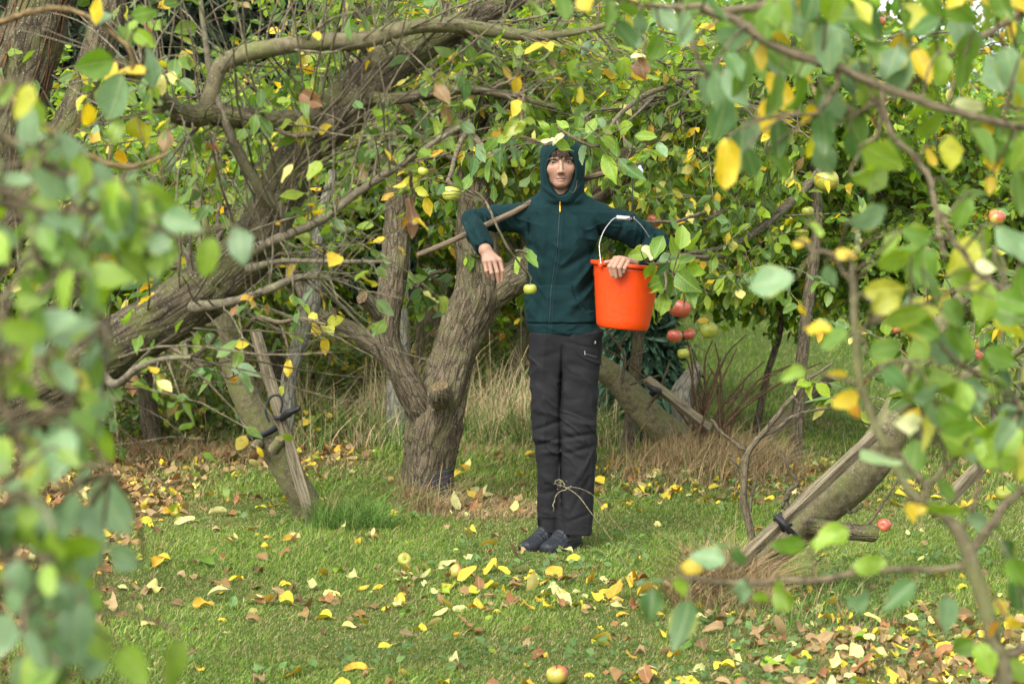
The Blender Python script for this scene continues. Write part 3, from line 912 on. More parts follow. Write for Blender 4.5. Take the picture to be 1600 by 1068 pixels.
# -- trousers
def leg(rows, cyr, ryr):
    zs = [qz(r[0]) for r in rows][::-1]
    cx = [qx((r[1] + r[2]) / 2) for r in rows][::-1]; rx = [(r[2] - r[1]) / 2 / PS for r in rows][::-1]
    return zs, cx, rx, list(np.interp(zs, *cyr)), list(np.interp(zs, *ryr))
LEG_L = leg([(520, 829, 884), (564, 828, 884), (610, 829.5, 884), (645, 830.5, 884), (672, 831, 884), (690, 833, 883), (712, 838, 881), (760, 840, 879), (800, 840, 877), (832, 840, 874)], ([0.09, .5, .9], [.05, .01, .01]), ([.09, .5, .9], [.062, .078, .095]))
LEG_R = leg([(520, 868, 939), (564, 868, 938.5), (610, 869, 934), (645, 870, 931.5), (672, 871, 931), (690, 872, 932), (712, 872, 930.5), (760, 871, 928), (800, 870, 927), (832, 869, 926)], ([0.09, .5, .9], [.0, -.015, .01]), ([.09, .5, .9], [.078, .082, .098]))
TF = [(832, 672, 878, 655, 4, -.007), (834, 684, 878, 690, 4, .007), (836, 696, 872, 684, 3.5, -.007), (842, 708, 876, 702, 4, .005), (878, 668, 915, 690, 4, .007),
      (880, 682, 925, 676, 4, -.008), (880, 694, 912, 712, 4, .006), (885, 706, 926, 696, 4, -.006), (928, 700, 905, 745, 3, .006), (922, 740, 892, 800, 4, -.005), (912, 720, 888, 770, 4, .004),
      (845, 740, 872, 760, 5, .004), (843, 775, 870, 765, 5, -.004), (845, 800, 872, 808, 5, .004), (878, 540, 874, 660, 2.5, -.014), (885, 565, 920, 575, 5, -.004), (888, 585, 930, 600, 6, .004),
      (835, 600, 868, 625, 6, .004), (835, 640, 870, 648, 4, .004), (884, 640, 925, 655, 5, -.005), (890, 655, 928, 662, 4, .005), (875, 665, 880, 830, 2.4, -.012), (850, 530, 846, 600, 4, .003), (885, 815, 922, 800, 3, -.004),
      (924, 715, 920, 830, 2.2, .003), (838, 560, 870, 548, 5, -.003), (880, 532, 935, 545, 3, -.003)]
def f_trousers(p):
    hips = loft(p, [qz(585), qz(560), qz(535), qz(512)], [qx(883)] * 4, [v / PS for v in (42, 53, 54.5, 53)], [.015] * 4, [.085, .10, .104, .10], .02)
    a = loft(p, LEG_L[0], LEG_L[1], LEG_L[2], LEG_L[3], LEG_L[4], .003, 2.3)
    b = loft(p, LEG_R[0], LEG_R[1], LEG_R[2], LEG_R[3], LEG_R[4], .003, 2.3)
    d = smin(np.minimum(a, b), hips, .02)
    d = d - folds(p, TF) * 1.1 - .0065 * (1 - np.abs(vnoise(p * np.array([9, 8, 17.]) + np.stack([p[:, 2] * 3, 0 * p[:, 0], p[:, 0] * 14], 1) + .8 * vnoise(p * 8)[:, None]))) ** 7 * (.5 + .5 * np.clip(vnoise(p * 4.) * 3 + .6, 0, 1)) + .003 * fbm(p * np.array([12, 12, 18.]) + 5 * fbm(p * 3., 1)[:, None] * np.array([0, 0, .3]), 3)
    zc = qz(532)
    d = smax(d, -rcone(p, (qx(856), .045, .0), (qx(856), .045, .15), .052, .045), .002)
    d = smax(d, -rcone(p, (qx(897), .0, .0), (qx(897), .0, .15), .062, .05), .002)
    return d
V, F = surface(f_trousers, (-.2, -.2, .04), (.25, .2, qz(505)), .0036)
trousers = person.part('trousers', G().add(V + PO, F), M_TROUSER)
M_METAL = col_material('grey print', .5, .4)
g = G()
t = np.linspace(.5 * pi, 2.6 * pi, 16)
c0 = front_of(f_trousers, 929.5, 534.5) + (0, -.0015, 0)
P = c0 + np.stack([.0042 * np.cos(t), 0 * t, .0042 * np.sin(t)], 1)
P = np.vstack([c0 + (-.001, 0, .013), c0 + (-.0042, 0, .007), P[5:]])
tubes(g, P + PO, np.full(len(P), .0011), 5, (.5, .5, .5))
person.part('logo', g, M_METAL, trousers)
g = G(); P = spline([front_of(f_trousers, 913.5, 548) + (0, -.002, 0), front_of(f_trousers, 914, 554) + (0, -.003, 0)], 4)
tubes(g, P + PO, np.full(4, .0016), 5, (.4, .4, .4), caps=True)
P = np.array([front_of(f_trousers, u, 552 + (u - 913) * .28) + (0, -.0006, 0) for u in np.linspace(913, 933, 8)])
tubes(g, P + PO, np.full(8, .0013), 5, (.10, .10, .10))
person.part('pocket_zip', g, M_METAL, trousers)

# -- shoes
M_SHOE = cloth_mat('black leather', (.020, .023, .026), 300., .42, 0, .25, .15)
M_SOLE = cloth_mat('rubber sole', (.014, .014, .018), 200., .7, 0)
def shoe(heel, toe):
    heel = np.array([*heel, 0.]); toe = np.array([*toe, 0.])
    ax = unit(toe - heel); L = np.linalg.norm(toe - heel); sd = np.array([-ax[1], ax[0], 0])
    def loc(p):
        r = p - heel; return r @ ax, r @ sd, p[:, 2]
    us = np.array([0, .02, .06, .12, .17, .22, .25, .275, .29]) * L / .29
    wd = [.018, .030, .034, .037, .044, .047, .043, .032, .012]
    tp = [.065, .085, .098, .100, .082, .056, .048, .042, .030]
    def up(p):
        u, v, z = loc(p)
        w = np.interp(u, us, wd); h = np.interp(u, us, tp)
        zc = .020
        e = np.sqrt((v / w) ** 2 + (np.maximum(z - zc, 0) / (h - zc)) ** 2 * 1.0)
        d = (e - 1) * np.minimum(w, h - zc) * .8
        d = smax(d, np.maximum(-u, u - L), .01)
        d = smax(d, zc - .004 - z, .003)
        # apron seam, strap and creases
        d = d + .0025 * np.exp(-((np.abs(v) - w * .62) / .0025) ** 2) * (u > .12) * (u < .26) * (z > .03)
        d = d - .003 * ((u > .125) & (u < .16) & (z > .035))
        d = d + .002 * np.exp(-((u - .185 + .01 * np.sin(v * 60)) / .0025) ** 2) + .002 * np.exp(-((u - .20) / .0025) ** 2)
        d = smax(d, -ell(p, heel + ax * .055 + (0, 0, .125), (.035, .030, .045)), .004)
        return d
    def sole(p):
        u, v, z = loc(p)
        w = np.interp(u, us, wd) + .004
        d = (np.abs(v) / w - 1) * w
        d = smax(d, np.maximum(-u - .003, u - L - .003), .02)
        d = smax(d, np.maximum(z - .022, .0 - z), .004)
        return d + .0015 * (np.sin(u * 500) > .6) * (z < .012)
    lo = np.minimum(heel, toe) - .06; hi = np.maximum(heel, toe) + .06
    lo[2] = -.01; hi[2] = .12
    V, F = surface(up, lo, hi, .003)
    o = person.part('shoe', G().add(V + PO, F), M_SHOE)
    V, F = surface(sole, lo, hi, .003)
    person.part('sole', G().add(V + PO, F), M_SOLE, o)
shoe((qx(880), .12), (qx(815.5), -.10))
shoe((qx(905), .075), (qx(850), -.15))

# ------------------------------------------------------------------ pole, bucket and the cord it hangs by
POLE_END = q(1001, 261, -.03)
g = G()
POLE_F = .86
pole_pts = np.array([[*(q(652, 399, -.20) + PO), .0130], [*(q(700, 379, -.14) + PO), .0140], [*(q(757, 352.5, -.068) + PO), .0148], [*(q(800, 333, -.055) + PO), .0150],
                     [*(q(842, 309, .03) + PO), .0150], [*(q(875, 293, .165) + PO), .0150], [*(q(915, 279, .12) + PO), .0150], [*(q(960, 267, .03) + PO), .0140], [*(POLE_END + PO), .0135]])
pole_pts[:, 3] *= POLE_F
bark(g, pole_pts, 18, .012, .05, .02, seed=5)
M_POLE = bark_material('pole wood', (.085, .06, .038), (.19, .14, .088), (.11, .10, .055), .2, 1.3, .2, stretch=.08, bump=.3)
pole = Thing('wooden_pole', q(757, 352.5, -.068) + PO, "bent brown wooden pole lying across the hooded person's shoulders", 'pole')
pole_shaft = pole.part('shaft', g, M_POLE)
# taped end
g = G()
a, b = q(984, 264, -.01), q(1003, 260.5, -.032)
bark(g, np.array([[*(a + PO), .0165], [*((a + b) / 2 + PO), .019], [*(b + PO), .017]]), 20, .004, .12, .04, seed=3)
M_TAPE = cloth_mat('black tape', (.02, .02, .022), 200., .5, 0)
pole.part('tape_wrap', g, M_TAPE)
g = G()
leaves(g, [q(1000, 258, -.05) + PO, q(1001, 262, -.055) + PO], [(-.15, -.2, -1), (.1, -.2, -1)], [(0, -1, 0), (.2, -1, 0)], [.045, .035], [.022, .02], np.array([(.55, .55, .6), (.45, .45, .5)]), 'mid', .2, .5, .1)
pole.part('white_rag', g, col_material('rag', .8, .2, trans=.2))

BC = q(980.5, 412.5, -.13); TILT = radians(5.5); BRAD, BH = .158, .275
def bloc(V):
    """bucket frame -> world: origin at rim centre, tilted to the right"""
    V = np.asarray(V, float)
    c, s = cos(TILT), sin(TILT)
    X = V[..., 0] * c + V[..., 2] * s; Z = -V[..., 0] * s + V[..., 2] * c
    return np.stack([X, V[..., 1], Z], -1) + BC + PO
BASE = bloc(np.array([0, 0, -BH]))
bucket = Thing('bucket', BASE, 'bright orange plastic bucket with a white handle grip hanging at the hip of the person', 'bucket')
def lathe(g, prof, S=72, col=(1, 1, 1), skew=0.):
    th = np.arange(S) * 2 * pi / S
    V = np.stack([np.array([[r * cos(t) + skew * z, r * sin(t), z] for t in th]) for r, z in prof])
    g.add(bloc(V), grid_faces(len(prof), S)[:, ::-1], col)
    return V
def bcyl(z): return BRAD - .012 + (z / BH) * .035   # wall radius at depth z (z<=0)
prof = [(0, -BH + .012), (.085, -BH + .012), (.098, -BH + .016)] + [(bcyl(z) - .0025, z) for z in np.linspace(-BH + .03, -.004, 14)]
prof += [(bcyl(0) + .002, .0)] + [(bcyl(z), z) for z in np.linspace(-.03, -BH + .022, 16)] + [(.108, -BH + .006), (.104, -BH), (.095, -BH), (.092, -BH + .004), (0, -BH + .004)]
g = G(); lathe(g, prof, skew=-.02)
def bucket_material():
    m, nt, N, L = newmat('orange plastic')
    out = nd(nt, 'ShaderNodeOutputMaterial'); tc = nd(nt, 'ShaderNodeTexCoord')
    n1 = nd(nt, 'ShaderNodeTexNoise', i_Scale=5., i_Detail=5.); L.new(tc.outputs['Object'], n1.inputs['Vector'])
    r = ramp(nt, [(.62, (0, 0, 0)), (.85, (.35, .35, .35))]); L.new(n1.outputs[0], r.inputs[0])
    c = mixc(nt, r.outputs[0], (.56, .046, .002), (.25, .05, .01))
    bs = nd(nt, 'ShaderNodeBsdfPrincipled', i_Roughness=.36); L.new(c, bs.inputs['Base Color'])
    bs.inputs['Subsurface Weight'].default_value = .15; bs.inputs['Subsurface Radius'].default_value = (.02, .006, .002)
    n2 = nd(nt, 'ShaderNodeTexNoise', i_Scale=60., i_Detail=4.); L.new(tc.outputs['Object'], n2.inputs['Vector'])
    r2 = ramp(nt, [(.3, (.3, .3, .3)), (.7, (.5, .5, .5))]); L.new(n2.outputs[0], r2.inputs[0]); L.new(r2.outputs[0], bs.inputs['Roughness'])
    L.new(bs.outputs[0], out.inputs[0]); return m
M_BUCKET = bucket_material()
bucket.part('shell', g, M_BUCKET)
g = G(); lathe(g, [(bcyl(0) - .002, .002), (bcyl(0) + .004, .0045), (BRAD - .001, .0035), (BRAD + .001, 0.), (BRAD, -.011), (BRAD - .003, -.013), (BRAD - .006, -.011), (bcyl(-.011) + .002, -.010), (bcyl(-.011) + .0005, -.014)])
bucket.part('rim', g, M_BUCKET)
for s in (-1, 1):
    Vb, Fb = uv_ball((0, 0, 0), .012, 14, 8, (1, .5, 1.2))
    c = bloc(np.array([s * (BRAD - .012) * .80, s * .105, -.012]))
    bucket.part('handle_lug', G().add(Vb + c, Fb), M_BUCKET)
# wire bail: pivots on the rim, up to the grip that the cord holds
g = G()
GA, GB = q(963.5, 339.5, -.135) + PO, q(991, 341.5, -.135) + PO
lug_l = bloc(np.array([-(BRAD - .012) * .80, -.117, -.006])); lug_r = bloc(np.array([(BRAD - .012) * .80, .112, -.006]))
pl = spline([lug_l, q(937, 395, -.22) + PO, q(937, 379, -.20) + PO, q(944, 360, -.17) + PO, q(956, 344, -.14) + PO, GA], 40)
pr = spline([GB, q(1000, 350, -.11) + PO, q(1011, 365, -.065) + PO, q(1021, 386, .02) + PO, lug_r], 40)
tubes(g, pl, np.full(40, .0018), 8, (.40, .41, .41)); tubes(g, pr, np.full(40, .0018), 8, (.40, .41, .41))
tubes(g, np.array([GA, GB]), np.full(2, .0022), 8, (.5, .51, .51))
M_WIRE = col_material('galvanised wire', .35, .6)
bucket.part('handle', g, M_WIRE)
g = G(); tubes(g, spline([GA, (GA + GB) / 2, GB], 9), np.array([.0085, .009, .0085, .0085, .0085, .0085, .0085, .009, .0085]), 16, (.55, .54, .52), caps=True)
bucket.part('grip', g, M_PLAIN)
# black cord from the pole end to the grip
g = G()
kn = q(986.5, 341.5, -.135) + PO
top = q(989.5, 266, -.022) + PO
cp = spline([top, q(989, 285, -.07) + PO, q(988, 310, -.11) + PO, q(987, 331, -.13) + PO], 30)
tubes(g, cp, np.full(30, .0026), 6, (.02, .02, .022))
for k, (c, rr) in enumerate([(kn, .0125), (kn + (.004, 0, 0), .0125), (kn + (-.006, 0, .001), .0122)]):
    t = np.linspace(0, 2 * pi, 20)
    tubes(g, c + np.stack([.004 * np.sin(t * .5), rr * np.cos(t), rr * np.sin(t)], 1), np.full(20, .002), 6, (.02, .02, .022))
Vb, Fb = uv_ball(kn + (0, -.006, .016), .007, 12, 8, (1, 1, 1.4)); g.add(Vb, Fb, (.02, .02, .022))
tubes(g, spline([kn + (0, -.01, .016), kn + (-.008, -.014, .004), kn + (-.02, -.013, -.001)], 8), np.full(8, .0018), 6, (.02, .02, .022))
t = np.linspace(0, 2 * pi, 24)
tubes(g, top + np.stack([.003 * np.sin(t), .019 * np.cos(t) - 0, .021 * np.sin(t) + .010], 1), np.full(24, .0018), 6, (.02, .02, .022))
solo('cord', g, M_TAPE, cp[0], 'thin black cord knotted round the white bucket grip and hanging from the pole end', 'cord')
# ------------------------------------------------------------------ ground
def gheight(x, y):
    x = np.asarray(x, float); y = np.asarray(y, float)
    p = np.stack([x, y, 0 * x], -1)
    h = .016 * vnoise(p * .55) + .008 * vnoise(p * 1.7 + 5) - .006
    near = np.exp(-((x - PO[0]) ** 2 + (y - PY) ** 2) / 1.2)
    h = h * (1 - near)
    # mound at the leaning tree's root and a low bank rising on the left behind the lawn
    h = h + .13 * np.exp(-(((x - 1.08) / .55) ** 2 + ((y - 13.2) / .8) ** 2))
    h = h + .015 * np.exp(-(((x + .42) / .3) ** 2 + ((y - 12.25) / .35) ** 2))
    h = h + .5 / (1 + np.exp(-(y - 18.5 - .9 * (x + 1).clip(-9, 9)) / 1.1)) * (x < 6)
    return h
def gz(P):
    return np.array([P[0], P[1], float(gheight(P[0], P[1]))])
xs = np.r_[-90, -50, -25, -12, np.arange(-7, 7.01, .12), 12, 25, 50, 90]
ys = np.r_[-30, -10, 0, 3, np.arange(5, 27, .12), 32, 45, 70, 130, 250]
XX, YY = np.meshgrid(xs, ys)
ZZ = gheight(XX, YY)
V = np.stack([XX, YY, ZZ], -1); nx, ny = len(xs), len(ys)
i = np.arange(ny - 1)[:, None] * nx; j = np.arange(nx - 1)[None]
F = np.stack([i + j, i + j + 1, i + nx + j + 1, i + nx + j], -1).reshape(-1, 4)

def litter_density(x, y):
    """how thick the dead leaves and bare thatch lie: 0..1 (left bank, under the right trees)"""
    p = np.stack([x, y, 0 * x], -1)
    n = fbm(p * .9 + 3, 3) * .5
    a = 1 / (1 + np.exp((x + 1.75 + .10 * (y - 10) ** 1 * 0 - .25 * n) / .12)) * (y < 15.2)          # left strip
    a = np.maximum(a, 1 / (1 + np.exp(-(y - 13.7 + .5 * n) / .25)) * (x < -.85))
    b = 1 / (1 + np.exp(-(x - .6 - .9 * n) / .2)) * (1 / (1 + np.exp((y - 8.65 - .8 * n) / .2)))    # lower right
    c = .9 * np.exp(-(((x - 1.2) / .95) ** 2 + ((y - 12.9) / .75) ** 2))
    d = .8 * np.exp(-(((x + .15) / .35) ** 2 + ((y - 11.9) / .35) ** 2))
    return np.clip(np.maximum.reduce([a, b * .62, c, d]) + .12 * n, 0, 1)

m, nt, N, L = newmat('lawn soil')
out = nd(nt, 'ShaderNodeOutputMaterial'); tc = nd(nt, 'ShaderNodeTexCoord'); a = attr(nt, 'Col')
n1 = nd(nt, 'ShaderNodeTexNoise', i_Scale=28., i_Detail=6.); L.new(tc.outputs['Object'], n1.inputs['Vector'])
n2 = nd(nt, 'ShaderNodeTexNoise', i_Scale=160., i_Detail=4.); L.new(tc.outputs['Object'], n2.inputs['Vector'])
r1 = ramp(nt, [(.35, (.045, .08, .014)), (.6, (.08, .125, .022)), (.78, (.13, .12, .045))]); L.new(n1.outputs[0], r1.inputs[0])
r2 = ramp(nt, [(.35, (.07, .045, .025)), (.65, (.19, .125, .07))]); L.new(n2.outputs[0], r2.inputs[0])
sp = nd(nt, 'ShaderNodeSeparateColor'); L.new(a.outputs['Color'], sp.inputs[0])
c = mixc(nt, sp.outputs[0], r1.outputs[0], r2.outputs[0])
bs = nd(nt, 'ShaderNodeBsdfPrincipled', i_Roughness=.95); bs.inputs['Specular IOR Level'].default_value = .1; L.new(c, bs.inputs['Base Color'])
bp = nd(nt, 'ShaderNodeBump', i_Strength=.8, i_Distance=.02); L.new(n2.outputs[0], bp.inputs['Height']); L.new(bp.outputs[0], bs.inputs['Normal'])
L.new(bs.outputs[0], out.inputs[0])
M_SOIL = m
dens = litter_density(XX.ravel(), YY.ravel())
g = G().add(V, F, np.stack([dens] * 3, 1))
solo('ground', g, M_SOIL, (0, 0, 0), None, None, kind='structure')

def inview(n, y0, y1, pad=.25, pw=1.):
    """random ground positions inside the camera's sector plus a margin"""
    y = y0 + (y1 - y0) * rng.random(n) ** pw
    half = y * .212 + pad
    x = (rng.random(n) * 2 - 1) * half
    return x, y

def blades(g, x, y, h, w, col, lean=.5, K=3):
    n = len(x)
    z = gheight(x, y) - .004
    az = rng.random(n) * 2 * pi
    D = np.stack([np.cos(az), np.sin(az), 0 * az], 1)
    sd = np.stack([-np.sin(az + .8), np.cos(az + .8), 0 * az], 1)
    le = np.abs(rng.normal(0, lean, n)) * h
    t = np.linspace(0, 1, K + 1)
    B = np.stack([x, y, z], 1)
    V = []
    for k in range(K + 1):
        c = B + D * (le * t[k] ** 1.8)[:, None] + np.stack([0 * h, 0 * h, h * t[k] * (1 - .18 * t[k])], 1)
        if k < K:
            ww = (w * (1 - .55 * t[k]))[:, None] * .5
            V += [c - sd * ww, c + sd * ww]
        else: V += [c]
    V = np.stack(V, 1); m = 2 * K + 1
    o = (np.arange(n) * m)[:, None]
    Q = [np.array([2 * k, 2 * k + 1, 2 * k + 3, 2 * k + 2])[None] + o for k in range(K - 1)]
    T = np.array([2 * K - 2, 2 * K - 1, 2 * K])[None] + o
    g.add(V.reshape(-1, 3), [np.concatenate(Q), T], np.repeat(col, m, 0))

def grass_patch(n, y0, y1, h, w, pw=1.):
    x, y = inview(n, y0, y1, .95, pw)
    d = litter_density(x, y)
    p = np.stack([x, y, 0 * x], -1)
    big = fbm(p * 1.6 + 9, 3); sm = vnoise(p * 7.)
    keep = (rng.random(n) > d * .88) & (rng.random(n) < .72 + .5 * sm + .2)
    x, y, d, big = x[keep], y[keep], d[keep], big[keep]
    m = len(x)
    base_scale = 1.15
    H = h * rng.lognormal(0, .35, m) * (1 + .35 * big).clip(.5, 1.7)
    base = np.array([[.105, .185, .02], [.145, .22, .024], [.08, .15, .022], [.185, .22, .05]])[rng.integers(0, 4, m)]
    dry = rng.random(m) < (.12 + .25 * (big < -.15) + .3 * d)
    base = base * base_scale * (1 + .2 * big[:, None]) * (1 + .15 * rng.normal(0, 1, (m, 1))).clip(.6, 1.5)
    base[dry] = np.array([.34, .27, .12]) * rng.uniform(.6, 1.15, (dry.sum(), 1))
    g = G(); blades(g, x, y, H, np.full(m, w) * rng.uniform(.7, 1.3, m), base.clip(.01, .7), .65)
    return g
g = grass_patch(430000, 7.0, 12.2, .0165, .0036)
tag(g.build('grass', M_GRASS), 'short green lawn grass growing under and around the person', 'grass', kind='stuff')
g = grass_patch(235000, 12.2, 26, .034, .0065, 1.3)
tag(g.build('grass', M_GRASS), 'green lawn grass growing behind the forked tree and the bucket', 'grass', kind='stuff')

def tuft(g, cx, cy, rad, n, h, w, green=1., lean=.6, dry=(.31, .225, .115)):
    a = rng.random(n) * 2 * pi; r = rad * np.sqrt(rng.random(n))
    x, y = cx + r * np.cos(a), cy + r * np.sin(a)
    base = np.where(rng.random((n, 1)) < green, np.array([[.10, .19, .035]]), np.array([dry])) * rng.uniform(.6, 1.25, (n, 1))
    blades(g, x, y, h * rng.lognormal(0, .35, n), np.full(n, w), base, lean, 4)

# ------------------------------------------------------------------ tree builder
class Tree(Thing):
    def __init__(s, loc, label, cat='tree', group=None, name='apple_tree'):
        super().__init__(name, loc, label, cat, group)
        s.limbs = []
    def wood(s, name, rows, Y=None, mat=None, S=36, keep=True, **k):
        pts = path(rows, Y) if len(rows[0]) <= 4 and not isinstance(rows, np.ndarray) else rows
        g = G()
        Qp = bark(g, pts, S, **k)
        s.part(name, g, mat or M_BARK)
        if keep: s.limbs.append(Qp)
        return Qp

def sprout(limb, n, t0, t1, rg=rng, up=.6, side=1.):
    """starts and directions on a limb's surface"""
    k = (rg.uniform(t0, t1, n) * (len(limb) - 2)).astype(int)
    P = limb[k, :3]; T = unit(limb[k + 1, :3] - P)
    R = unit(np.cross(T, unit(rg.normal(0, 1, (n, 3)))))
    d = unit(R * side + T * .5 + np.array([0, 0, up]))
    return P + R * limb[k, 3:4] * .8, d

def crown_volume(tree, c, r, nb, ntw, leaf=.07, yel=.1, br=.01, src=None, name='crown', nleaf=7, tl=(.25, .55), tr=.0032, val=1., prof='far', droop=.5, down=.15, bough_r=.018, mat=M_LEAF_BG):
    """boughs from src out into an ellipsoid, twigs along them, leaves on the twigs: one crown mesh"""
    g = G()
    c = np.array(c, float); r = np.array(r, float)
    src = np.array(src if src is not None else c - (0, 0, r[2]), float)
    u = unit(rng.normal(0, 1, (nb, 3))) * (rng.random((nb, 1)) ** .45)
    tip = c + u * r
    K = 9; t = np.linspace(0, 1, K)[None, :, None]
    mid = (src + tip) / 2 + rng.normal(0, .12, (nb, 3)) * r + np.array([0, 0, .25]) * r[2]
    P = src * (1 - t) ** 2 + 2 * mid[:, None] * t * (1 - t) + tip[:, None] * t ** 2
    P = P + np.cumsum(rng.normal(0, .018, P.shape), axis=1) * (t > 0)
    R = np.linspace(1, .22, K)[None] * bough_r * rng.uniform(.7, 1.2, (nb, 1))
    tubes(g, P, R, 6, (.8, .8, .8), 1)
    b = rng.integers(0, nb, ntw); f = rng.uniform(.18, 1, ntw) ** .7 * (K - 1.01)
    k = f.astype(int); fr = (f - k)[:, None]
    S = P[b, k] * (1 - fr) + P[b, k + 1] * fr
    T = unit(P[b, k + 1] - P[b, k])
    d = unit(T * .4 + unit(rng.normal(0, 1, (ntw, 3))) + np.array([0, 0, -down]))
    twigs_and_leaves(g, S, d, rng.uniform(*tl, ntw), tr * rng.uniform(.7, 1.3, ntw), nleaf, leaf, yel, br, droop, prof, 0, 1, (.85, .85, .85), val=val, S=3 if prof == 'far' else 5, K=5)
    tree.part(name, g, [mat, M_TWIG])

# ------------------------------------------------------------------ the forked old apple tree in the middle
tA = Tree(gz(at(668, 790, 11.94)), 'old forked apple tree with thick fissured trunk beside the person', 'tree')
t = tA.wood('trunk', [(664, 808, 39.6, 11.94), (667, 780, 38.6, 11.94), (669, 740, 37.7, 11.94), (675, 700, 38.6, 11.91), (680, 660, 40.5, 11.89), (693, 615, 35.9, 11.89), (709, 560, 33.1, 11.89), (727, 510, 34.0, 11.89), (744, 465, 36.8, 11.89), (746, 420, 34.0, 11.89), (742, 370, 31.3, 11.89), (741, 310, 26.7, 11.91), (738, 250, 23.0, 11.94), (728, 180, 20.2, 11.99), (735, 110, 17.5, 11.99), (750, 30, 14.7, 11.99), (745, -60, 10.69, 11.99)],
            S=72, ring=.012, rough=.075, amp2=.075, seed=1, flare=.10, knots=[(.55, 1.5, .045, .02), (1.15, 4.8, .05, .02), (.75, 4.6, .06, -.02), (.52, 4.4, .06, -.022), (.60, 5.2, .04, .018)])
tA.wood('limb', [(668, 655, 27.6, 11.89), (652, 630, 24.8, 11.84), (634, 595, 21.6, 11.81), (616, 560, 20.2, 11.79), (604, 525, 21.2, 11.79), (606, 490, 22.1, 11.79), (613, 450, 21.2, 11.81), (618, 400, 20.2, 11.84), (621, 350, 18.4, 11.89), (618, 290, 15.6, 11.94), (600, 220, 12.59, 11.99), (590, 150, 10.1, 11.99)], S=48, ring=.012, rough=.08, amp2=.07, seed=2, cap=False)
tA.wood('limb', [(762, 470, 20.2, 11.89), (788, 446, 24.8, 11.89), (818, 425, 25.8, 11.94), (850, 390, 25.8, 12.09), (890, 340, 24.8, 12.19), (930, 298, 24.8, 12.19), (975, 262, 24.8, 12.19), (1020, 232, 23.0, 12.09), (1065, 195, 19.3, 11.99), (1110, 140, 15.6, 11.89), (1150, 60, 11.69, 11.89), (1200, -30, 8.3, 11.89)], S=48, ring=.014, rough=.08, amp2=.07, seed=4, cap=False)
tA.wood('limb', [(603, 500, 15.6, 11.79), (588, 483, 13.8, 11.74), (572, 468, 12.59, 11.69), (566, 463, 12.09, 11.67)], S=30, ring=.008, rough=.1, amp2=.05, seed=6)
tA.wood('limb', [(612, 560, 13.8, 11.79), (592, 544, 15.6, 11.84), (570, 530, 14.7, 11.89), (545, 512, 12.59, 11.99), (515, 500, 10.69, 12.09), (480, 470, 9.2, 12.19), (450, 400, 6.4, 12.29), (440, 330, 4.6, 12.39)], S=30, ring=.014, rough=.09, amp2=.05, seed=7, cap=False)
tA.wood('limb', [(690, 622, 18.4, 11.71), (688, 612, 15.6, 11.64), (686, 603, 13.8, 11.62)], S=24, ring=.008, rough=.12, amp2=.05, seed=9)
crown_volume(tA, at(700, 120, 12.29), (1.15, .9, .62), 40, 620, .068, .12, src=at(738, 250, 11.99), nleaf=8)
crown_volume(tA, at(1060, 170, 11.39), (.75, .35, .30), 20, 150, .066, .14, src=at(1110, 140, 11.89), nleaf=8)
# black guard round the foot
g = G(); th = np.linspace(-.9, 3.9, 44); zz = np.array([.0, .03, .08, .13, .17])
base = np.array([*at(667, 780, 11.94)[:2], 0.])
rr = .152 + .012 * np.sin(th * 4)[None] + .008 * rng.normal(0, 1, (5, 44)) - .02 * (zz[:, None] / .17)
Vg = base + np.stack([rr * np.cos(th - 1.2), rr * np.sin(th - 1.2), np.broadcast_to(zz[:, None] + .02 * np.sin(th * 3), rr.shape)], -1)
i = np.arange(4)[:, None] * 44; j = np.arange(43)[None]
Fg = np.stack([i + j, i + j + 1, i + 44 + j + 1, i + 44 + j], -1).reshape(-1, 4)
g.add(Vg, Fg, (.03, .03, .035)); g.add(Vg - (unit(Vg - base) * .004), Fg[:, ::-1], (.03, .03, .035))
solo('trunk_guard', g, M_TAPE, base, 'torn black guard wrapped round the foot of the forked apple tree', 'guard')

# ------------------------------------------------------------------ small leaning tree with stake
tB = Tree(gz(at(490, 812, 11.44)), 'small leaning apple tree strapped to a stake, left of the forked tree', 'tree')
tB.wood('trunk', [(492, 822, 22.4, 11.44), (480, 790, 22.4, 11.44), (460, 755, 22.4, 11.41), (437, 712, 24.1, 11.39), (418, 680, 25.8, 11.37), (404, 655, 23.2, 11.35), (388, 625, 22.4, 11.33), (374, 592, 21.5, 11.31), (362, 555, 18.9, 11.29), (352, 515, 17.2, 11.24), (335, 470, 14.6, 11.19), (320, 420, 11.69, 11.09), (318, 350, 9.5, 11.09), (300, 280, 6.9, 11.09)],
        mat=M_BARK_SM, S=56, ring=.012, rough=.05, amp2=.025, stretch=1.5, seed=11, flare=.06, knots=[(.44, 1.5, .05, .014), (.46, 4.5, .035, .016), (.30, 4.2, .04, .012)])
tB.wood('limb', [(440, 700, 10.3, 11.54), (447, 660, 12.59, 11.64), (449, 625, 12.59, 11.69), (452, 590, 12.59, 11.69), (462, 555, 12.59, 11.69), (474, 510, 14.6, 11.69), (486, 470, 15.5, 11.69), (492, 420, 11.69, 11.69), (500, 350, 9.5, 11.69), (520, 270, 6.9, 12)], mat=M_BARK_GR, S=36, ring=.014, rough=.07, amp2=.03, seed=12, cap=False)
tB.wood('limb', [(428, 702, 10.3, 11.19), (437, 690, 9.0, 11.15), (438, 684, 8.2, 11.14)], mat=M_BARK_SM, S=20, ring=.005, rough=.05, seed=13)
tB.wood('limb', [(405, 692, 7.7, 11.29), (399, 697, 7.7, 11.24), (396, 700, 6.9, 11.23)], mat=M_BARK_SM, S=20, ring=.005, rough=.1, seed=14)
crown_volume(tB, at(360, 300, 11.49), (.75, .6, .55), 22, 170, .062, .14, src=at(335, 470, 11.19), nleaf=6)

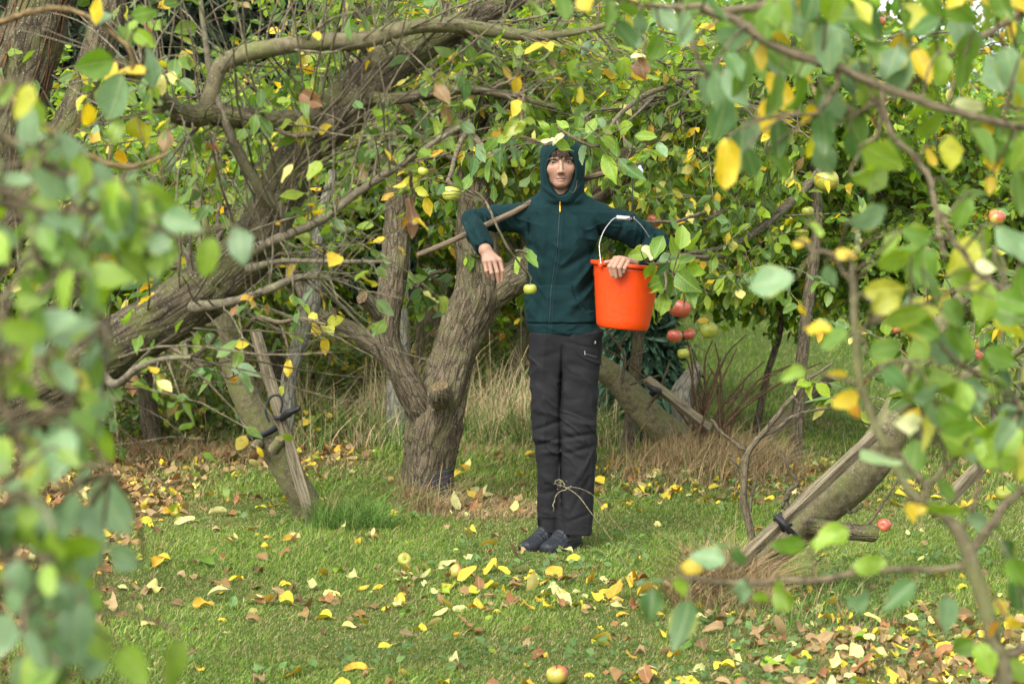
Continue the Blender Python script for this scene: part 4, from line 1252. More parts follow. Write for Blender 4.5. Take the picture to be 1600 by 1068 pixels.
def stake(rows, Y, w, label, mat=M_WOOD, seed=0, d=None):
    """a square-sawn post along a line, with slightly worn edges"""
    (x0, y0), (x1, y1) = rows
    Y0, Y1 = Y if isinstance(Y, tuple) else (Y, Y)
    a, b = at(x0, y0, Y0), at(x1, y1, Y1)
    ax = unit(b - a); s = unit(np.cross(ax, (0, 1, 0))); f = np.cross(ax, s)
    ang = .5; s, f = s * cos(ang) + f * sin(ang), f * cos(ang) - s * sin(ang)
    w = rpx(w, Y0); d = d or w
    n = 40; t = np.linspace(0, 1, n)
    prof = np.array([(-1, -.86), (-.86, -1), (0, -1), (.86, -1), (1, -.86), (1, 0), (1, .86), (.86, 1), (0, 1), (-.86, 1), (-1, .86), (-1, 0)])
    C = a + (b - a) * t[:, None]
    q_ = np.concatenate([np.broadcast_to(prof[None] * w / 2, (n, 12, 2)), np.broadcast_to((t * np.linalg.norm(b - a))[:, None, None], (n, 12, 1))], 2)
    wob = 1 + .05 * vnoise(q_ * 14 + seed) + .02 * vnoise(q_ * 60 + seed)
    Vs = C[:, None] + s * (prof[None, :, :1] * w / 2 * wob[..., None]) + f * (prof[None, :, 1:] * d / 2 * wob[..., None])
    g = G(); g.add(Vs, grid_faces(n, 12), (1, 1, 1), q_ + seed)
    for k, rev in ((0, 1), (n - 1, 0)):
        ring = Vs[k]; idx = np.arange(12); tri = np.stack([idx, (idx + 1) % 12, np.full(12, 12)], 1)
        g.add(np.vstack([ring, ring.mean(0)]), tri[:, ::-1] if rev else tri, (.9, .9, .9), np.vstack([q_[k], q_[k].mean(0)]))
    base = a if a[2] < b[2] else b
    return solo('tree_stake', g, mat, base, label, 'stake', smooth=False)
stake(((487, 815), (398, 515)), (11.14, 11.19), 15, 'square grey wooden stake leaning with the small strapped tree', seed=1)

def band(g, c, ax, r, w, col=(.03, .032, .035), th=.003, n=40, ph=0.):
    """a strap looped round an axis"""
    ax = unit(np.asarray(ax, float)); u = unit(np.cross(ax, (0, 1, 0.01))); v = np.cross(ax, u)
    t = np.linspace(0, 2 * pi, n)
    P = c + r * (u * np.cos(t)[:, None] + v * np.sin(t)[:, None]) + ax * (.006 * np.sin(t * 2 + ph))[:, None]
    Nn = u * np.cos(t)[:, None] + v * np.sin(t)[:, None]
    ring = np.stack([P - ax * w / 2, P + ax * w / 2, P + ax * w / 2 + Nn * th, P - ax * w / 2 + Nn * th], 1)
    g.add(ring, grid_faces(n, 4), col)
g = G()
band(g, at(412, 669, 11.36), at(404, 655, 11.35) - at(418, 680, 11.37), .094, .028)
bark(g, path([(433, 660, 5, 11.25), (442, 652, 7, 11.13), (450, 645, 7, 11.07), (458, 642, 5, 11.06), (466, 638, 4.5, 11.05), (468, 634, 2, 11.05)]), 14, .004, .25, .06, col=(.5, .5, .55))
tubes(g, spline(path([(421, 660, 1), (415, 640, 1), (423, 620, 1), (436, 618, 1), (441, 630, 1), (438, 645, 1)], 11.09)[:, :3], 24), np.full(24, .0055), 8, (.03, .032, .035))
band(g, at(441, 650, 11.16), at(398, 515, 11.19) - at(487, 815, 11.14), .047, .02, ph=1)
solo('tree_tie', g, M_TAPE, at(412, 669, 11.24), 'black rubber tie knotted round the small leaning tree and its grey stake', 'strap')

# ------------------------------------------------------------------ mossy tree with the big diagonal limb (nearer, on the left)
tC = Tree(gz(np.array([-2.1, 7.0, 0])), 'large mossy apple tree whose dark limb rises diagonally across the upper left', 'tree')
p0 = np.array([[-2.15, 7.0, -.05, .19], [-2.05, 7.0, .35, .16], [-1.85, 7.0, .62, .13]])
Lc = tC.wood('trunk', np.vstack([p0, path([(-20, 655, 60, 7.0), (80, 600, 52, 7.0), (170, 550, 46, 7.0), (260, 492, 42, 7.0), (335, 440, 40, 7.0), (392, 385, 41, 7.0), (430, 315, 38, 7.0), (470, 240, 36, 7.0), (525, 180, 38, 7.0), (590, 118, 36, 7.05), (650, 75, 29, 7.1), (730, 35, 20, 7.15), (820, -10, 14, 7.2), (900, -70, 9, 7.2)])]), mat=M_BARK_DK, S=60, ring=.012, rough=.09, amp2=.07, seed=21)
L1 = tC.wood('limb', [(500, 205, 15, 7.0), (470, 188, 16, 6.95), (430, 190, 17, 6.9), (380, 186, 17, 6.85), (330, 180, 18, 6.8), (290, 182, 18, 6.75), (262, 165, 15, 6.7), (240, 140, 10, 6.65), (200, 90, 7, 6.6)], mat=M_BARK_DK, S=32, ring=.012, rough=.12, amp2=.05, seed=22, cap=False)
L2 = tC.wood('limb', [(320, 178, 11, 6.8), (332, 140, 11, 6.8), (345, 105, 11, 6.8), (380, 85, 12, 6.8), (430, 74, 13, 6.82), (500, 66, 14, 6.85), (570, 62, 14, 6.9), (640, 42, 13, 6.95), (710, 40, 12, 7.0), (770, 48, 11, 7.05), (830, 56, 9, 7.1), (900, 50, 6, 7.1), (960, 36, 4, 7.1)], mat=M_BARK_SM, S=28, ring=.012, rough=.1, amp2=.04, seed=23, cap=False)
L3 = tC.wood('limb', [(380, 400, 12, 6.95), (430, 375, 7.5, 6.85), (500, 345, 6, 6.75), (560, 300, 5.5, 6.7), (620, 262, 5, 6.65), (680, 222, 4.4, 6.6), (735, 188, 3.6, 6.6)], mat=M_BARK_LB, S=16, ring=.012, rough=.08, amp2=.03, seed=24, cap=False)
L4 = tC.wood('limb', [(300, 480, 9, 6.9), (360, 472, 7, 6.8), (420, 452, 6.5, 6.7), (460, 435, 5.5, 6.7), (500, 432, 4.5, 6.7), (545, 440, 3, 6.7)], mat=M_BARK_LB, S=16, ring=.012, rough=.08, amp2=.03, seed=25, cap=False)
L5 = tC.wood('limb', [(560, 150, 13, 7.0), (600, 155, 10, 6.95), (650, 150, 9, 6.9), (720, 140, 8, 6.9), (800, 150, 6, 6.9), (870, 168, 4, 6.9)], mat=M_BARK_DK, S=16, ring=.012, rough=.1, amp2=.03, seed=26, cap=False)
L6 = tC.wood('limb', [(440, 330, 14, 6.95), (410, 300, 10, 6.9), (380, 250, 8, 6.85), (352, 190, 6.5, 6.8), (330, 120, 5, 6.8), (318, 40, 4, 6.8), (310, -30, 3, 6.8)], mat=M_BARK_LB, S=14, ring=.012, rough=.08, seed=27, cap=False)
L7 = tC.wood('limb', [(390, 420, 8, 6.9), (440, 408, 4.2, 6.75), (500, 408, 3.8, 6.65), (570, 409, 3, 6.6), (600, 408, 2, 6.6)], mat=M_BARK_LB, S=12, ring=.012, rough=.05, seed=28, cap=False)
L8 = tC.wood('limb', [(150, 575, 9, 6.8), (180, 600, 6.5, 6.6), (215, 575, 5, 6.5), (260, 560, 4, 6.45), (300, 558, 3, 6.4)], mat=M_BARK_LB, S=14, ring=.012, rough=.1, seed=29, cap=False)
g = G()
for limb, n, t0, t1, ln, r0, nl, yl in ((Lc, 110, .3, .95, (.3, 1.0), .0038, 0, 0), (Lc, 26, .3, .97, (.25, .5), .0035, 4, .12), (L1, 44, .1, 1, (.2, .7), .0032, 0, 0), (L1, 12, .1, 1, (.15, .35), .003, 5, .15), (L2, 26, 0, 1, (.15, .45), .003, 4, .12), (L2, 34, 0, 1, (.2, .6), .003, 0, 0),
                                       (L3, 22, .1, 1, (.12, .4), .0025, 3, .14), (L3, 34, .1, .9, (.2, .6), .0026, 0, 0), (L4, 34, .1, 1, (.15, .5), .0026, 0, 0), (L4, 5, .2, 1, (.1, .2), .0025, 3, .4), (L5, 18, .1, 1, (.1, .3), .0025, 4, .15), (L6, 14, .2, 1, (.15, .5), .0025, 3, .2), (L7, 8, .2, 1, (.05, .2), .002, 1, .3), (L8, 5, .3, 1, (.1, .25), .002, 4, .2)):
    S_, d_ = sprout(limb, n, t0, t1, up=.55 if nl == 0 else .1)
    CLEAR_ON[0] = True
    twigs_and_leaves(g, S_, d_, rng.uniform(*ln, n), r0 * rng.uniform(.7, 1.3, n), nl, .055, yl, .03, .2 if nl == 0 else .6, 'mid', 0, 1, (.95, .95, .9), S=6, K=8, wig=.1)
CLEAR_ON[0] = False
tC.part('crown', g, [M_LEAF2, M_TWIG])

# dark double-stemmed tree behind it, top left
tD = Tree(gz(np.array([-2.1, 8.6, 0])), 'dark double-stemmed old tree with reddish creeper stems in the top left corner', 'tree', name='old_tree')
L_ = tD.wood('trunk', np.vstack([[[-2.15, 8.6, -.05, .2], [-2.1, 8.6, .4, .17]], path([(-95, 600, 60, 8.6), (-60, 440, 56, 8.6), (-15, 300, 52, 8.6), (18, 180, 48, 8.6), (45, 80, 48, 8.6), (70, -20, 46, 8.6), (90, -120, 40, 8.6)])]), mat=M_BARK_DK, S=56, ring=.014, rough=.09, amp2=.07, seed=31, flare=.12)
L2_ = tD.wood('limb', [(-40, 420, 34, 8.6), (20, 350, 33, 8.55), (65, 285, 30, 8.5), (102, 215, 29, 8.5), (135, 140, 26, 8.5), (160, 60, 25, 8.5), (180, -30, 22, 8.5), (200, -120, 18, 8.5)], mat=M_BARK_DK, S=48, ring=.014, rough=.09, amp2=.06, seed=32, cap=False)
g = G()
for k in range(11):
    a0 = rng.uniform(-1.5, 1.5)
    base_l = L_ if k < 11 else L2_
    ks = np.linspace(int(len(base_l) * .35), len(base_l) - 2, 14).astype(int)
    w_ = np.cumsum(rng.normal(0, .16, 14)) + a0
    P = base_l[ks, :3] + np.stack([np.sin(w_) * base_l[ks, 3] * 1.1, -np.abs(np.cos(w_)) * base_l[ks, 3] * 1.12, 0 * w_], 1)
    P = spline(P, 50)
    tubes(g, P, np.full(50, rng.uniform(.0022, .0045)), 5, (.7, .46, .35))
tD.part('creeper', g, M_TWIG)
g = G()
S_, d_ = sprout(L2_, 14, .4, 1, up=.1); twigs_and_leaves(g, S_, d_, rng.uniform(.2, .6, 14), .003, 5, .06, .15, .02, .4, 'mid', 0, 1, S=5, K=7)
S_, d_ = sprout(L_, 14, .5, 1, up=.3); twigs_and_leaves(g, S_, d_, rng.uniform(.2, .6, 14), .003, 5, .06, .15, .02, .4, 'mid', 0, 1, S=5, K=7)
tD.part('crown', g, [M_LEAF, M_TWIG])

# ------------------------------------------------------------------ leaning split tree, lower right
tE = Tree(gz(at(1128, 935, 9.35)), 'leaning apple tree trunk at the lower right, strapped to a long grey stake', 'tree')
Le = tE.wood('trunk', [(1118, 955, 34, 9.35), (1140, 915, 30, 9.33), (1175, 880, 29, 9.3), (1215, 848, 31, 9.28), (1262, 808, 33, 9.25), (1305, 772, 36, 9.22), (1345, 735, 35, 9.2), (1375, 700, 31, 9.2), (1398, 655, 25, 9.2), (1420, 600, 20, 9.25), (1450, 540, 16, 9.3), (1500, 470, 12, 9.35), (1560, 400, 8, 9.4)], mat=M_BARK_SM, S=60, ring=.011, rough=.05, amp2=.03, stretch=1.5, seed=41, flare=.05)
tE.wood('limb', [(1270, 822, 15, 9.15), (1300, 828, 14, 9.05), (1335, 831, 13.5, 9.0), (1362, 833, 13.5, 8.98), (1368, 834, 12.5, 8.98)], mat=M_BARK_DK, S=30, ring=.006, rough=.1, amp2=.05, seed=42)
Le2 = tE.wood('limb', [(1400, 650, 16, 9.2), (1440, 610, 12, 9.1), (1500, 590, 9, 9.0), (1570, 560, 7, 9.0), (1640, 520, 5, 9)], mat=M_BARK_SM, S=20, ring=.012, rough=.07, seed=43, cap=False)
def thin(rows, Y, col=(1, 1, 1), g=None, S=7, n=26):
    P = spline(path(rows, Y), n)
    wob = np.cumsum(rng.normal(0, .0018, (n, 3)), 0)
    tubes(g, P[:, :3] + wob, P[:, 3], S, col)
    return P
gs = G()
s0 = thin([(1178, 868, 6), (1175, 826, 6.5), (1162, 782, 6), (1166, 735, 5.5), (1172, 704, 5), (1195, 674, 4.5), (1225, 637, 4), (1248, 610, 3.2), (1262, 593, 2.6), (1300, 568, 2)], 9.3, (.75, .72, .68), gs)
thin([(1190, 682, 3.5), (1215, 668, 3), (1245, 652, 2.6), (1298, 643, 1.8)], 9.3, (.7, .68, .65), gs)
thin([(1246, 652, 2), (1252, 636, 1.8), (1250, 622, 1.4)], 9.3, (.6, .6, .6), gs)
thin([(1249, 612, 2.6), (1238, 596, 2.2), (1236, 580, 1.8)], 9.3, (.6, .6, .6), gs)
thin([(1170, 706, 3.2), (1150, 695, 3), (1128, 678, 2.5), (1105, 655, 2.2)], 9.3, (.7, .65, .6), gs)
thin([(1165, 745, 2.5), (1150, 728, 2), (1138, 712, 1.4)], 9.3, (.6, .6, .6), gs)
thin([(1172, 800, 2.5), (1181, 745, 2), (1178, 735, 1.4)], 9.3, (.6, .6, .6), gs)
thin([(1228, 800, 4), (1232, 770, 3.8), (1245, 758, 3.2), (1232, 740, 2.6), (1215, 712, 2)], 9.2, (.55, .52, .5), gs)
thin([(1234, 768, 2.6), (1222, 785, 2.6), (1214, 800, 2)], 9.2, (.5, .5, .5), gs)
thin([(1320, 795, 3), (1330, 800, 2.6), (1346, 787, 2)], 9.1, (.5, .5, .5), gs)
thin([(1355, 820, 2.6), (1372, 795, 2.4), (1392, 760, 2), (1412, 725, 1.8)], 9.0, (.6, .55, .5), gs)
thin([(1282, 870, 2), (1272, 892, 2), (1282, 905, 1.6)], 9.2, (.5, .5, .5), gs)
Sx, dx = sprout(s0, 9, .4, .98, up=.4); twigs_and_leaves(gs, Sx, dx, rng.uniform(.05, .16, 9), .0018, 0, .05, 0, 0, .1, 'mid', 0, 0, (.6, .6, .6), S=5)
tE.part('twigs', gs, M_TWIG)
gs = G()
S_, d_ = sprout(Le, 26, .55, 1, up=.2); twigs_and_leaves(gs, S_, d_, rng.uniform(.2, .5, 26), .0032, 7, .068, .16, .02, .5, 'mid', 0, 1, S=5, K=7)
S_, d_ = sprout(Le2, 24, .2, 1, up=.1); twigs_and_leaves(gs, S_, d_, rng.uniform(.2, .5, 24), .003, 7, .068, .16, .02, .5, 'mid', 0, 1, S=5, K=7)
tE.part('crown', gs, [M_LEAF, M_TWIG])
stake(((1128, 905), (1378, 668)), (9.08, 9.0), 15, 'weathered grey stake strapped along the leaning lower right trunk', seed=2)
g = G()
band(g, at(1222, 816, 9.05), at(1378, 668, 9.0) - at(1128, 905, 9.08), .030, .030)
band(g, at(1226, 812, 9.05), at(1378, 668, 9.0) - at(1128, 905, 9.08), .031, .012, ph=2)
tubes(g, spline(path([(1228, 822, 1), (1240, 832, 1), (1250, 845, 1)], 9.10)[:, :3], 8), np.full(8, .008), 8, (.03, .032, .035))
bark(g, path([(1210, 804, 5, 9.0), (1218, 812, 7, 8.99), (1227, 820, 7, 8.98), (1233, 832, 5, 9.0)]), 14, .004, .25, .06, col=(.5, .5, .55))
solo('tree_tie', g, M_TAPE, at(1221, 828, 9.0), 'black rubber tie round the leaning lower right trunk and its stake', 'strap')

# ------------------------------------------------------------------ leaning tree behind the bucket, with suckers on a thatchy mound
tF = Tree(gz(at(1085, 735, 13.3)), 'apple tree leaning left behind the bucket, rising from a straw mound', 'tree')
Lf = tF.wood('trunk', [(1112, 745, 34, 13.3), (1095, 718, 31, 13.3), (1065, 690, 27, 13.3), (1035, 668, 26, 13.28), (1008, 645, 25, 13.26), (985, 618, 23, 13.25), (962, 592, 20, 13.25), (935, 570, 18, 13.25), (905, 540, 16, 13.3), (870, 500, 13, 13.35), (840, 440, 10, 13.4), (825, 360, 8, 13.5)], mat=M_BARK_SM, S=48, ring=.014, rough=.06, amp2=.03, stretch=1.5, seed=51, knots=[(.55, 4.4, .06, .02)])
tF.wood('limb', [(1085, 700, 22, 13.4), (1070, 655, 17, 13.5), (1062, 622, 16, 13.6), (1072, 600, 15, 13.65), (1086, 580, 12, 13.7), (1090, 566, 4, 13.7)], mat=M_BARK_GR, S=28, ring=.012, rough=.08, seed=52)
gs = G()
for k in range(22):
    x0 = rng.uniform(1075, 1140); ang = rng.normal(.15, .32); H = rng.uniform(80, 210)
    rows = [(x0, 700, rng.uniform(1.4, 2.6)), (x0 + ang * H * .35 + rng.normal(0, 3), 700 - H * .4, 2.2), (x0 + ang * H * 1.0 + rng.normal(0, 4), 700 - H * .8, 1.6), (x0 + ang * H * 1.5 + rng.normal(0, 5), 700 - H, 1.)]
    thin(rows, 13.2 + rng.uniform(-.25, .2), (.62, .45, .36), gs, 5, 14)
for rows in ([(970, 600, 3), (975, 560, 3), (966, 540, 2.5), (950, 520, 2), (945, 500, 1.5)], [(972, 580, 2.5), (985, 560, 2), (1010, 545, 1.6)], [(985, 602, 2), (1005, 598, 2), (1030, 590, 1.5)], [(966, 545, 2), (980, 520, 2), (1000, 500, 1.5)],
             [(1010, 640, 3), (1022, 622, 3), (1032, 612, 2.4), (1040, 590, 2), (1052, 560, 1.6)], [(1032, 612, 2), (1040, 620, 2), (1048, 612, 1.4)]):
    thin(rows, 13.1, (.6, .58, .52), gs, 6, 16)
tF.part('suckers', gs, M_TWIG)
crown_volume(tF, at(860, 260, 13.6), (.7, .6, .5), 24, 300, .066, .12, src=at(840, 440, 13.4), nleaf=8)
stake(((1108, 668), (1010, 592)), (13.05, 13.0), 13, 'short wooden stake leaning against the tree behind the bucket', seed=3)
g = G()
bark(g, path([(1016, 604, 5, 12.96), (1024, 609, 7, 12.94), (1033, 612, 5, 12.95)]), 12, .004, .25, .06, col=(.5, .5, .55))
band(g, at(1024, 609, 13.02), at(1010, 592, 13) - at(1108, 668, 13.05), .034, .03)
solo('tree_tie', g, M_TAPE, at(1024, 609, 12.96), 'small black tie on the short stake behind the bucket', 'strap')
stake(((1190, 690), (1300, 590)), (15.0, 15.0), 15, 'pale grey stake slanting over the lawn beyond the suckers', mat=M_WOOD, seed=4)
stake(((1478, 782), (1560, 700)), (11.6, 11.6), 17, 'brown wooden stake slanting at the right edge of the lawn', mat=M_WOOD, seed=5)

# pale straight trunk behind the left fork, and dark conifer trunks in the wood
def plain_tree(rows, Y, label, cat, mat, c, r, nb, ntw, name='tree', leaf=.07, yel=.08, seed=0, **k):
    T = Tree(gz(at(rows[0][0], rows[0][1], Y)), label, cat, name=name)
    T.wood('trunk', rows, Y, mat=mat, S=32, ring=.03, rough=.06, amp2=.05, seed=seed, flare=.12)
    crown_volume(T, c, r, nb, ntw, leaf, yel, src=T.limbs[0][-3, :3], **k)
    return T
plain_tree([(622, 700, 21), (622, 640, 19), (624, 560, 18), (622, 480, 18), (624, 400, 17), (622, 300, 16), (618, 200, 13), (616, 100, 10)], 15.0, 'straight pale grey trunk standing just behind the left fork of the old tree', 'tree', M_BARK_GR, at(560, 110, 15.2), (1.3, 1.0, .8), 34, 500, seed=61)
# ------------------------------------------------------------------ orchard and wood behind
BG = [  # px, trunk radius px, Y, crown centre py, crown radii, twigs, yellow, label
    (1180, 5, 15.6, 320, (1.15, .75, .74), 760, .10, 'apple tree with red apples hanging just right of the bucket'),
    (1440, 5, 14.2, 300, (1.15, .75, .78), 760, .12, 'dense green apple tree whose crown fills the space right of the bucket tree'),
    (1560, 6, 14.4, 320, (1.10, .75, .86), 800, .14, 'apple tree with a full crown at the right edge behind the stakes'),
    (1010, 5, 17.4, 290, (1.2, .7, .95), 600, .12, "yellowing apple tree behind the person's hood and pole end"),
    (1240, 9, 24.0, 330, (2.0, .7, 1.15), 800, .10, 'apple tree farther back across the lawn beyond the suckers'),
    (1500, 9, 24.5, 330, (2.0, .7, 1.15), 800, .10, 'apple tree farthest back across the lawn at the right'),
    (800, 12, 16.2, 280, (.9, .8, .85), 560, .13, "apple tree seen between the forked trunk and the person's hood"),
    (440, 13, 15.4, 260, (1.1, .9, .85), 620, .10, 'leafy tree behind the small strapped tree'),
    (240, 13, 14.6, 300, (1.1, .9, .85), 620, .10, 'leafy tree behind the diagonal mossy limb'),
    (50, 13, 13.4, 360, (.9, .8, .9), 600, .12, 'leafy tree at the left edge behind the hanging foreground leaves'),
    (1240, 9, 13.4, 90, (1.2, .5, .36), 330, .14, 'apple tree spreading its boughs across the top right behind the nearest leaves'),
    (980, 9, 14.2, 110, (1.0, .5, .36), 330, .14, "apple tree spreading its boughs above the person's head"),
]
for k, (px, r, Y, cy, rad, ntw, yl, lab) in enumerate(BG):
    yl *= .6
    base = gz(at(px, 700, Y)); base[2] -= .03
    T = Tree(base, lab, 'tree', name='apple_tree')
    c = at(px, cy, Y)
    top = c - np.array([0, 0, rad[2] * .55])
    lean = rng.normal(0, .12)
    pts = np.array([[*base, rpx(r * 1.15, Y)], [base[0] + lean * .4, base[1], base[2] + (top[2] - base[2]) * .35, rpx(r, Y)], [base[0] + lean, base[1] + .1, base[2] + (top[2] - base[2]) * .7, rpx(r * .9, Y)], [*top, rpx(r * .7, Y)], [c[0], c[1], c[2] + rad[2] * .3, rpx(r * .4, Y)]])
    T.wood('trunk', pts, mat=M_BARK, S=24, ring=.03, rough=.08, amp2=.05, seed=70 + k, flare=.1)
    crown_volume(T, c, rad, 46, int(ntw * 1.15), .060, yl, .015, src=top, nleaf=16, tl=(.22, .5), down=.3, bough_r=.018, val=1.4 + .12 * rng.normal())

# dark conifers of the wood behind, their trunks and hanging sprays
def conifer(px, Y, r, h, label, spread=1., n=900, low=.3, col=(.030, .058, .040), group=None):
    base = gz(at(px, 700, Y)); base[2] -= .02
    T = Tree(base, label, 'conifer', name='conifer', group=group)
    pts = np.array([[*base, r], [base[0], base[1], base[2] + h * .5, r * .7], [base[0], base[1], base[2] + h, .02]])
    T.wood('trunk', pts, mat=M_BARK_DK, S=20, ring=.06, rough=.06, amp2=.06, seed=px)
    g = G()
    z = low + (h - low) * rng.random(n) ** 1.1
    L_ = spread * (1 - z / h * .8) * rng.uniform(.5, 1.1, n)
    az = rng.random(n) * 2 * pi
    d = np.stack([np.cos(az), np.sin(az), np.full(n, -.15)], 1)
    S0 = base + np.stack([0 * z, 0 * z, z], 1)
    K = 6; t = np.linspace(0, 1, K)[None, :, None]
    P = S0[:, None] + d[:, None] * L_[:, None, None] * t + np.array([0, 0, -.25]) * (L_[:, None, None] * t ** 2)
    tubes(g, P, np.linspace(1, .3, K)[None] * .006 * np.ones((n, 1)), 3, (.5, .4, .35), 1)
    m = n * 16
    b = rng.integers(0, n, m); f = rng.uniform(1.2, K - 1.01, m); k = f.astype(int); fr = (f - k)[:, None]
    B = P[b, k] * (1 - fr) + P[b, k + 1] * fr
    D = unit(d[b] * .5 + rng.normal(0, .5, (m, 3)) + np.array([0, 0, -.9]))
    Nn = unit(rng.normal(0, 1, (m, 3)))
    c_ = np.array(col) * rng.uniform(.6, 1.6, (m, 1)) * np.array([1, 1, 1])
    leaves(g, B, D, Nn, rng.uniform(.08, .2, m), rng.uniform(.018, .034, m), c_, 'far', .2, .3, .08)
    T.part('crown', g, [M_GRASS, M_TWIG])
conifer(1003, 15.4, .06, 1.35, 'blue green conifer with drooping sprays under the bucket', .42, 420, .15, (.07, .145, .085))
conifer(686, 17.2, .13, 6.5, 'dark conifer trunk standing between the two forks of the old tree', 1.1, 700, 2.2, (.022, .038, .02))
conifer(560, 18.6, .13, 6.5, 'dark conifer in the wood left of the forked tree', 1.5, 900, .9, (.022, .042, .02))
conifer(330, 18.2, .13, 6.5, 'dark conifer in the wood behind the small strapped tree', 1.6, 1000, .8, (.025, .045, .02))
conifer(90, 17.2, .13, 6.5, 'dark conifer in the wood at the far left', 1.6, 1000, .8, (.025, .045, .02))
conifer(800, 19.2, .13, 6.5, 'dark conifer in the wood behind the person', 1.6, 1000, .7, (.025, .045, .022))
stake(((657, 640), (655, 300)), 16.2, 9, 'thin pale upright post in front of the dark wood between the forks', seed=6)

# far wood closing the view
def mass(name, n, xr, yr, zr, size, pal, val, label, cat, twn=0, prof='far', zpow=1., mat=None):
    g = G()
    x = rng.uniform(*xr, n); y = rng.uniform(*yr, n); z = zr[0] + (zr[1] - zr[0]) * rng.random(n) ** zpow
    z = z * (1 + .25 * vnoise(np.stack([x * .6, y * .4, 0 * x], 1)))
    P = np.stack([x, y, z + gheight(x, y)], 1)
    den = fbm(P * np.array([.9, .6, 1.1]) + 4, 2)
    P = P[den > -.42]; m = len(P)
    D = unit(rng.normal(0, 1, (m, 3)) + np.array([0, 0, -.4])); Nn = unit(rng.normal(0, .6, (m, 3)) + np.array([0, -.5, .6]))
    c = leafcol(m, pal[0], pal[1], val=val)
    L_ = size * rng.uniform(.6, 1.4, m)
    leaves(g, P, D, Nn, L_, L_ * .65, c, prof, .2, .25, .06)
    if twn:
        S_ = np.stack([rng.uniform(*xr, twn), rng.uniform(*yr, twn), rng.uniform(zr[0], zr[1] * .8, twn)], 1)
        twigs_and_leaves(g, S_, unit(rng.normal(0, 1, (twn, 3)) * np.array([1, .4, 1]) + np.array([0, 0, .6])), rng.uniform(.4, 1.4, twn), .007, 0, .05, 0, tcol=(.7, .65, .55), S=3, K=6)
    o = g.build(name, [mat or M_LEAF, M_TWIG])
    tag(o, label, cat, kind='stuff')
mass('woodland', 52000, (-10, 11), (28.5, 32.5), (.1, 5.4), .15, (.10, .02), 1.5, 'far woodland closing the view beyond the orchard', 'woodland', 500)
mass('woodland', 26000, (-7.5, -.2), (20.5, 23), (.0, 4.2), .12, (.05, .04), .8, 'dark ivy-covered wood behind the left half of the orchard', 'woodland', 500)

# bramble and ivy undergrowth along the wood's edge, left of and behind the forked tree
def band_mass(name, n, f_y, h, size, label, cat, xr, pal=(.06, .08), val=.7, depth=1.4, twn=900):
    g = G()
    x = rng.uniform(*xr, n); y = f_y(x) + depth * rng.random(n)
    hh = h * (.55 + .45 * vnoise(np.stack([x * 1.3, y * .5, 0 * x], 1)) + .35 * (y - f_y(x)) / depth)
    z = hh * rng.random(n) ** .8
    P = np.stack([x, y, z + gheight(x, y)], 1)
    D = unit(rng.normal(0, 1, (n, 3)) + np.array([0, -.3, -.3])); Nn = unit(rng.normal(0, .6, (n, 3)) + np.array([0, -.6, .6]))
    L_ = size * rng.uniform(.5, 1.4, n)
    leaves(g, P, D, Nn, L_, L_ * .75, leafcol(n, *pal, val=val), 'far', .2, .25, .06)
    xs_ = rng.uniform(*xr, twn); ys_ = f_y(xs_) + depth * rng.random(twn) * .7
    S_ = np.stack([xs_, ys_, gheight(xs_, ys_)], 1)
    twigs_and_leaves(g, S_, unit(rng.normal(0, .6, (twn, 3)) + np.array([0, -.2, 1.0])), rng.uniform(.4, 1.2, twn) * h, .0035, 0, .05, 0, droop=1.6, tcol=(.95, .75, .55), S=3, K=8, wig=.16)
    tag(g.build(name, [M_LEAF, M_TWIG]), label, cat, kind='stuff')
band_mass('undergrowth', 15000, lambda x: 16.1 + 0 * x, .95, .055, 'tangled bramble and ivy undergrowth along the edge of the wood', 'undergrowth', (-4.2, .55), (.05, .07), .75, 1.8, 1500)
band_mass('undergrowth', 6500, lambda x: 14.9 + .15 * x, .34, .045, 'low green nettles and ivy at the left edge of the lawn', 'undergrowth', (-3.6, -1.1), (.10, .10), .85, 1.2, 300)
# tall dry grass standing in front of it
g = G()
for k in range(125):
    cx = rng.uniform(-3.4, .60); cy = 15.55 + rng.normal(0, .35)
    tuft(g, cx, cy, .12, 60, rng.uniform(.15, .50), .005, .2, .5, dry=(.52, .42, .24))
for k in range(150):
    cx = rng.uniform(-2.3, .6); cy = 15.15 + rng.normal(0, .3)
    tuft(g, cx, cy, .13, 70, rng.uniform(.10, .26), .006, .6, .8, dry=(.48, .38, .2))
tag(g.build('tall_grass', M_DRY), 'tall straw-coloured grass standing along the edge of the wood', 'tall grass', kind='stuff')
# straw thatch at the feet of the trees
g = G()
for (cx, cy, rad, n, h, gr) in ((1.10, 13.0, .38, 2600, .12, .03), (1.05, 12.85, .55, 1800, .12, .1), (-.42, 11.72, .17, 700, .10, .08), (-.50, 11.78, .10, 300, .16, .1), (-.12, 11.65, .33, 1800, .035, .05),
                                (-.88, 11.25, .12, 400, .10, .3), (-.74, 11.1, .20, 900, .13, .95), (-.96, 11.1, .2, 300, .04, .9), (.80, 9.14, .14, 2600, .16, .04), (.80, 9.0, .20, 1500, .11, .1), (1.05, 8.8, .4, 900, .07, .8), (-2.0, 14.4, .7, 2200, .08, .1), (-.1, 14.6, .5, 1300, .06, .1)):
    tuft(g, cx, cy, rad, n, h, .004, gr, 1.1)
tag(g.build('dry_grass', M_DRY), 'matted dry grass heaped round the feet of the trees', 'dry grass', kind='stuff')
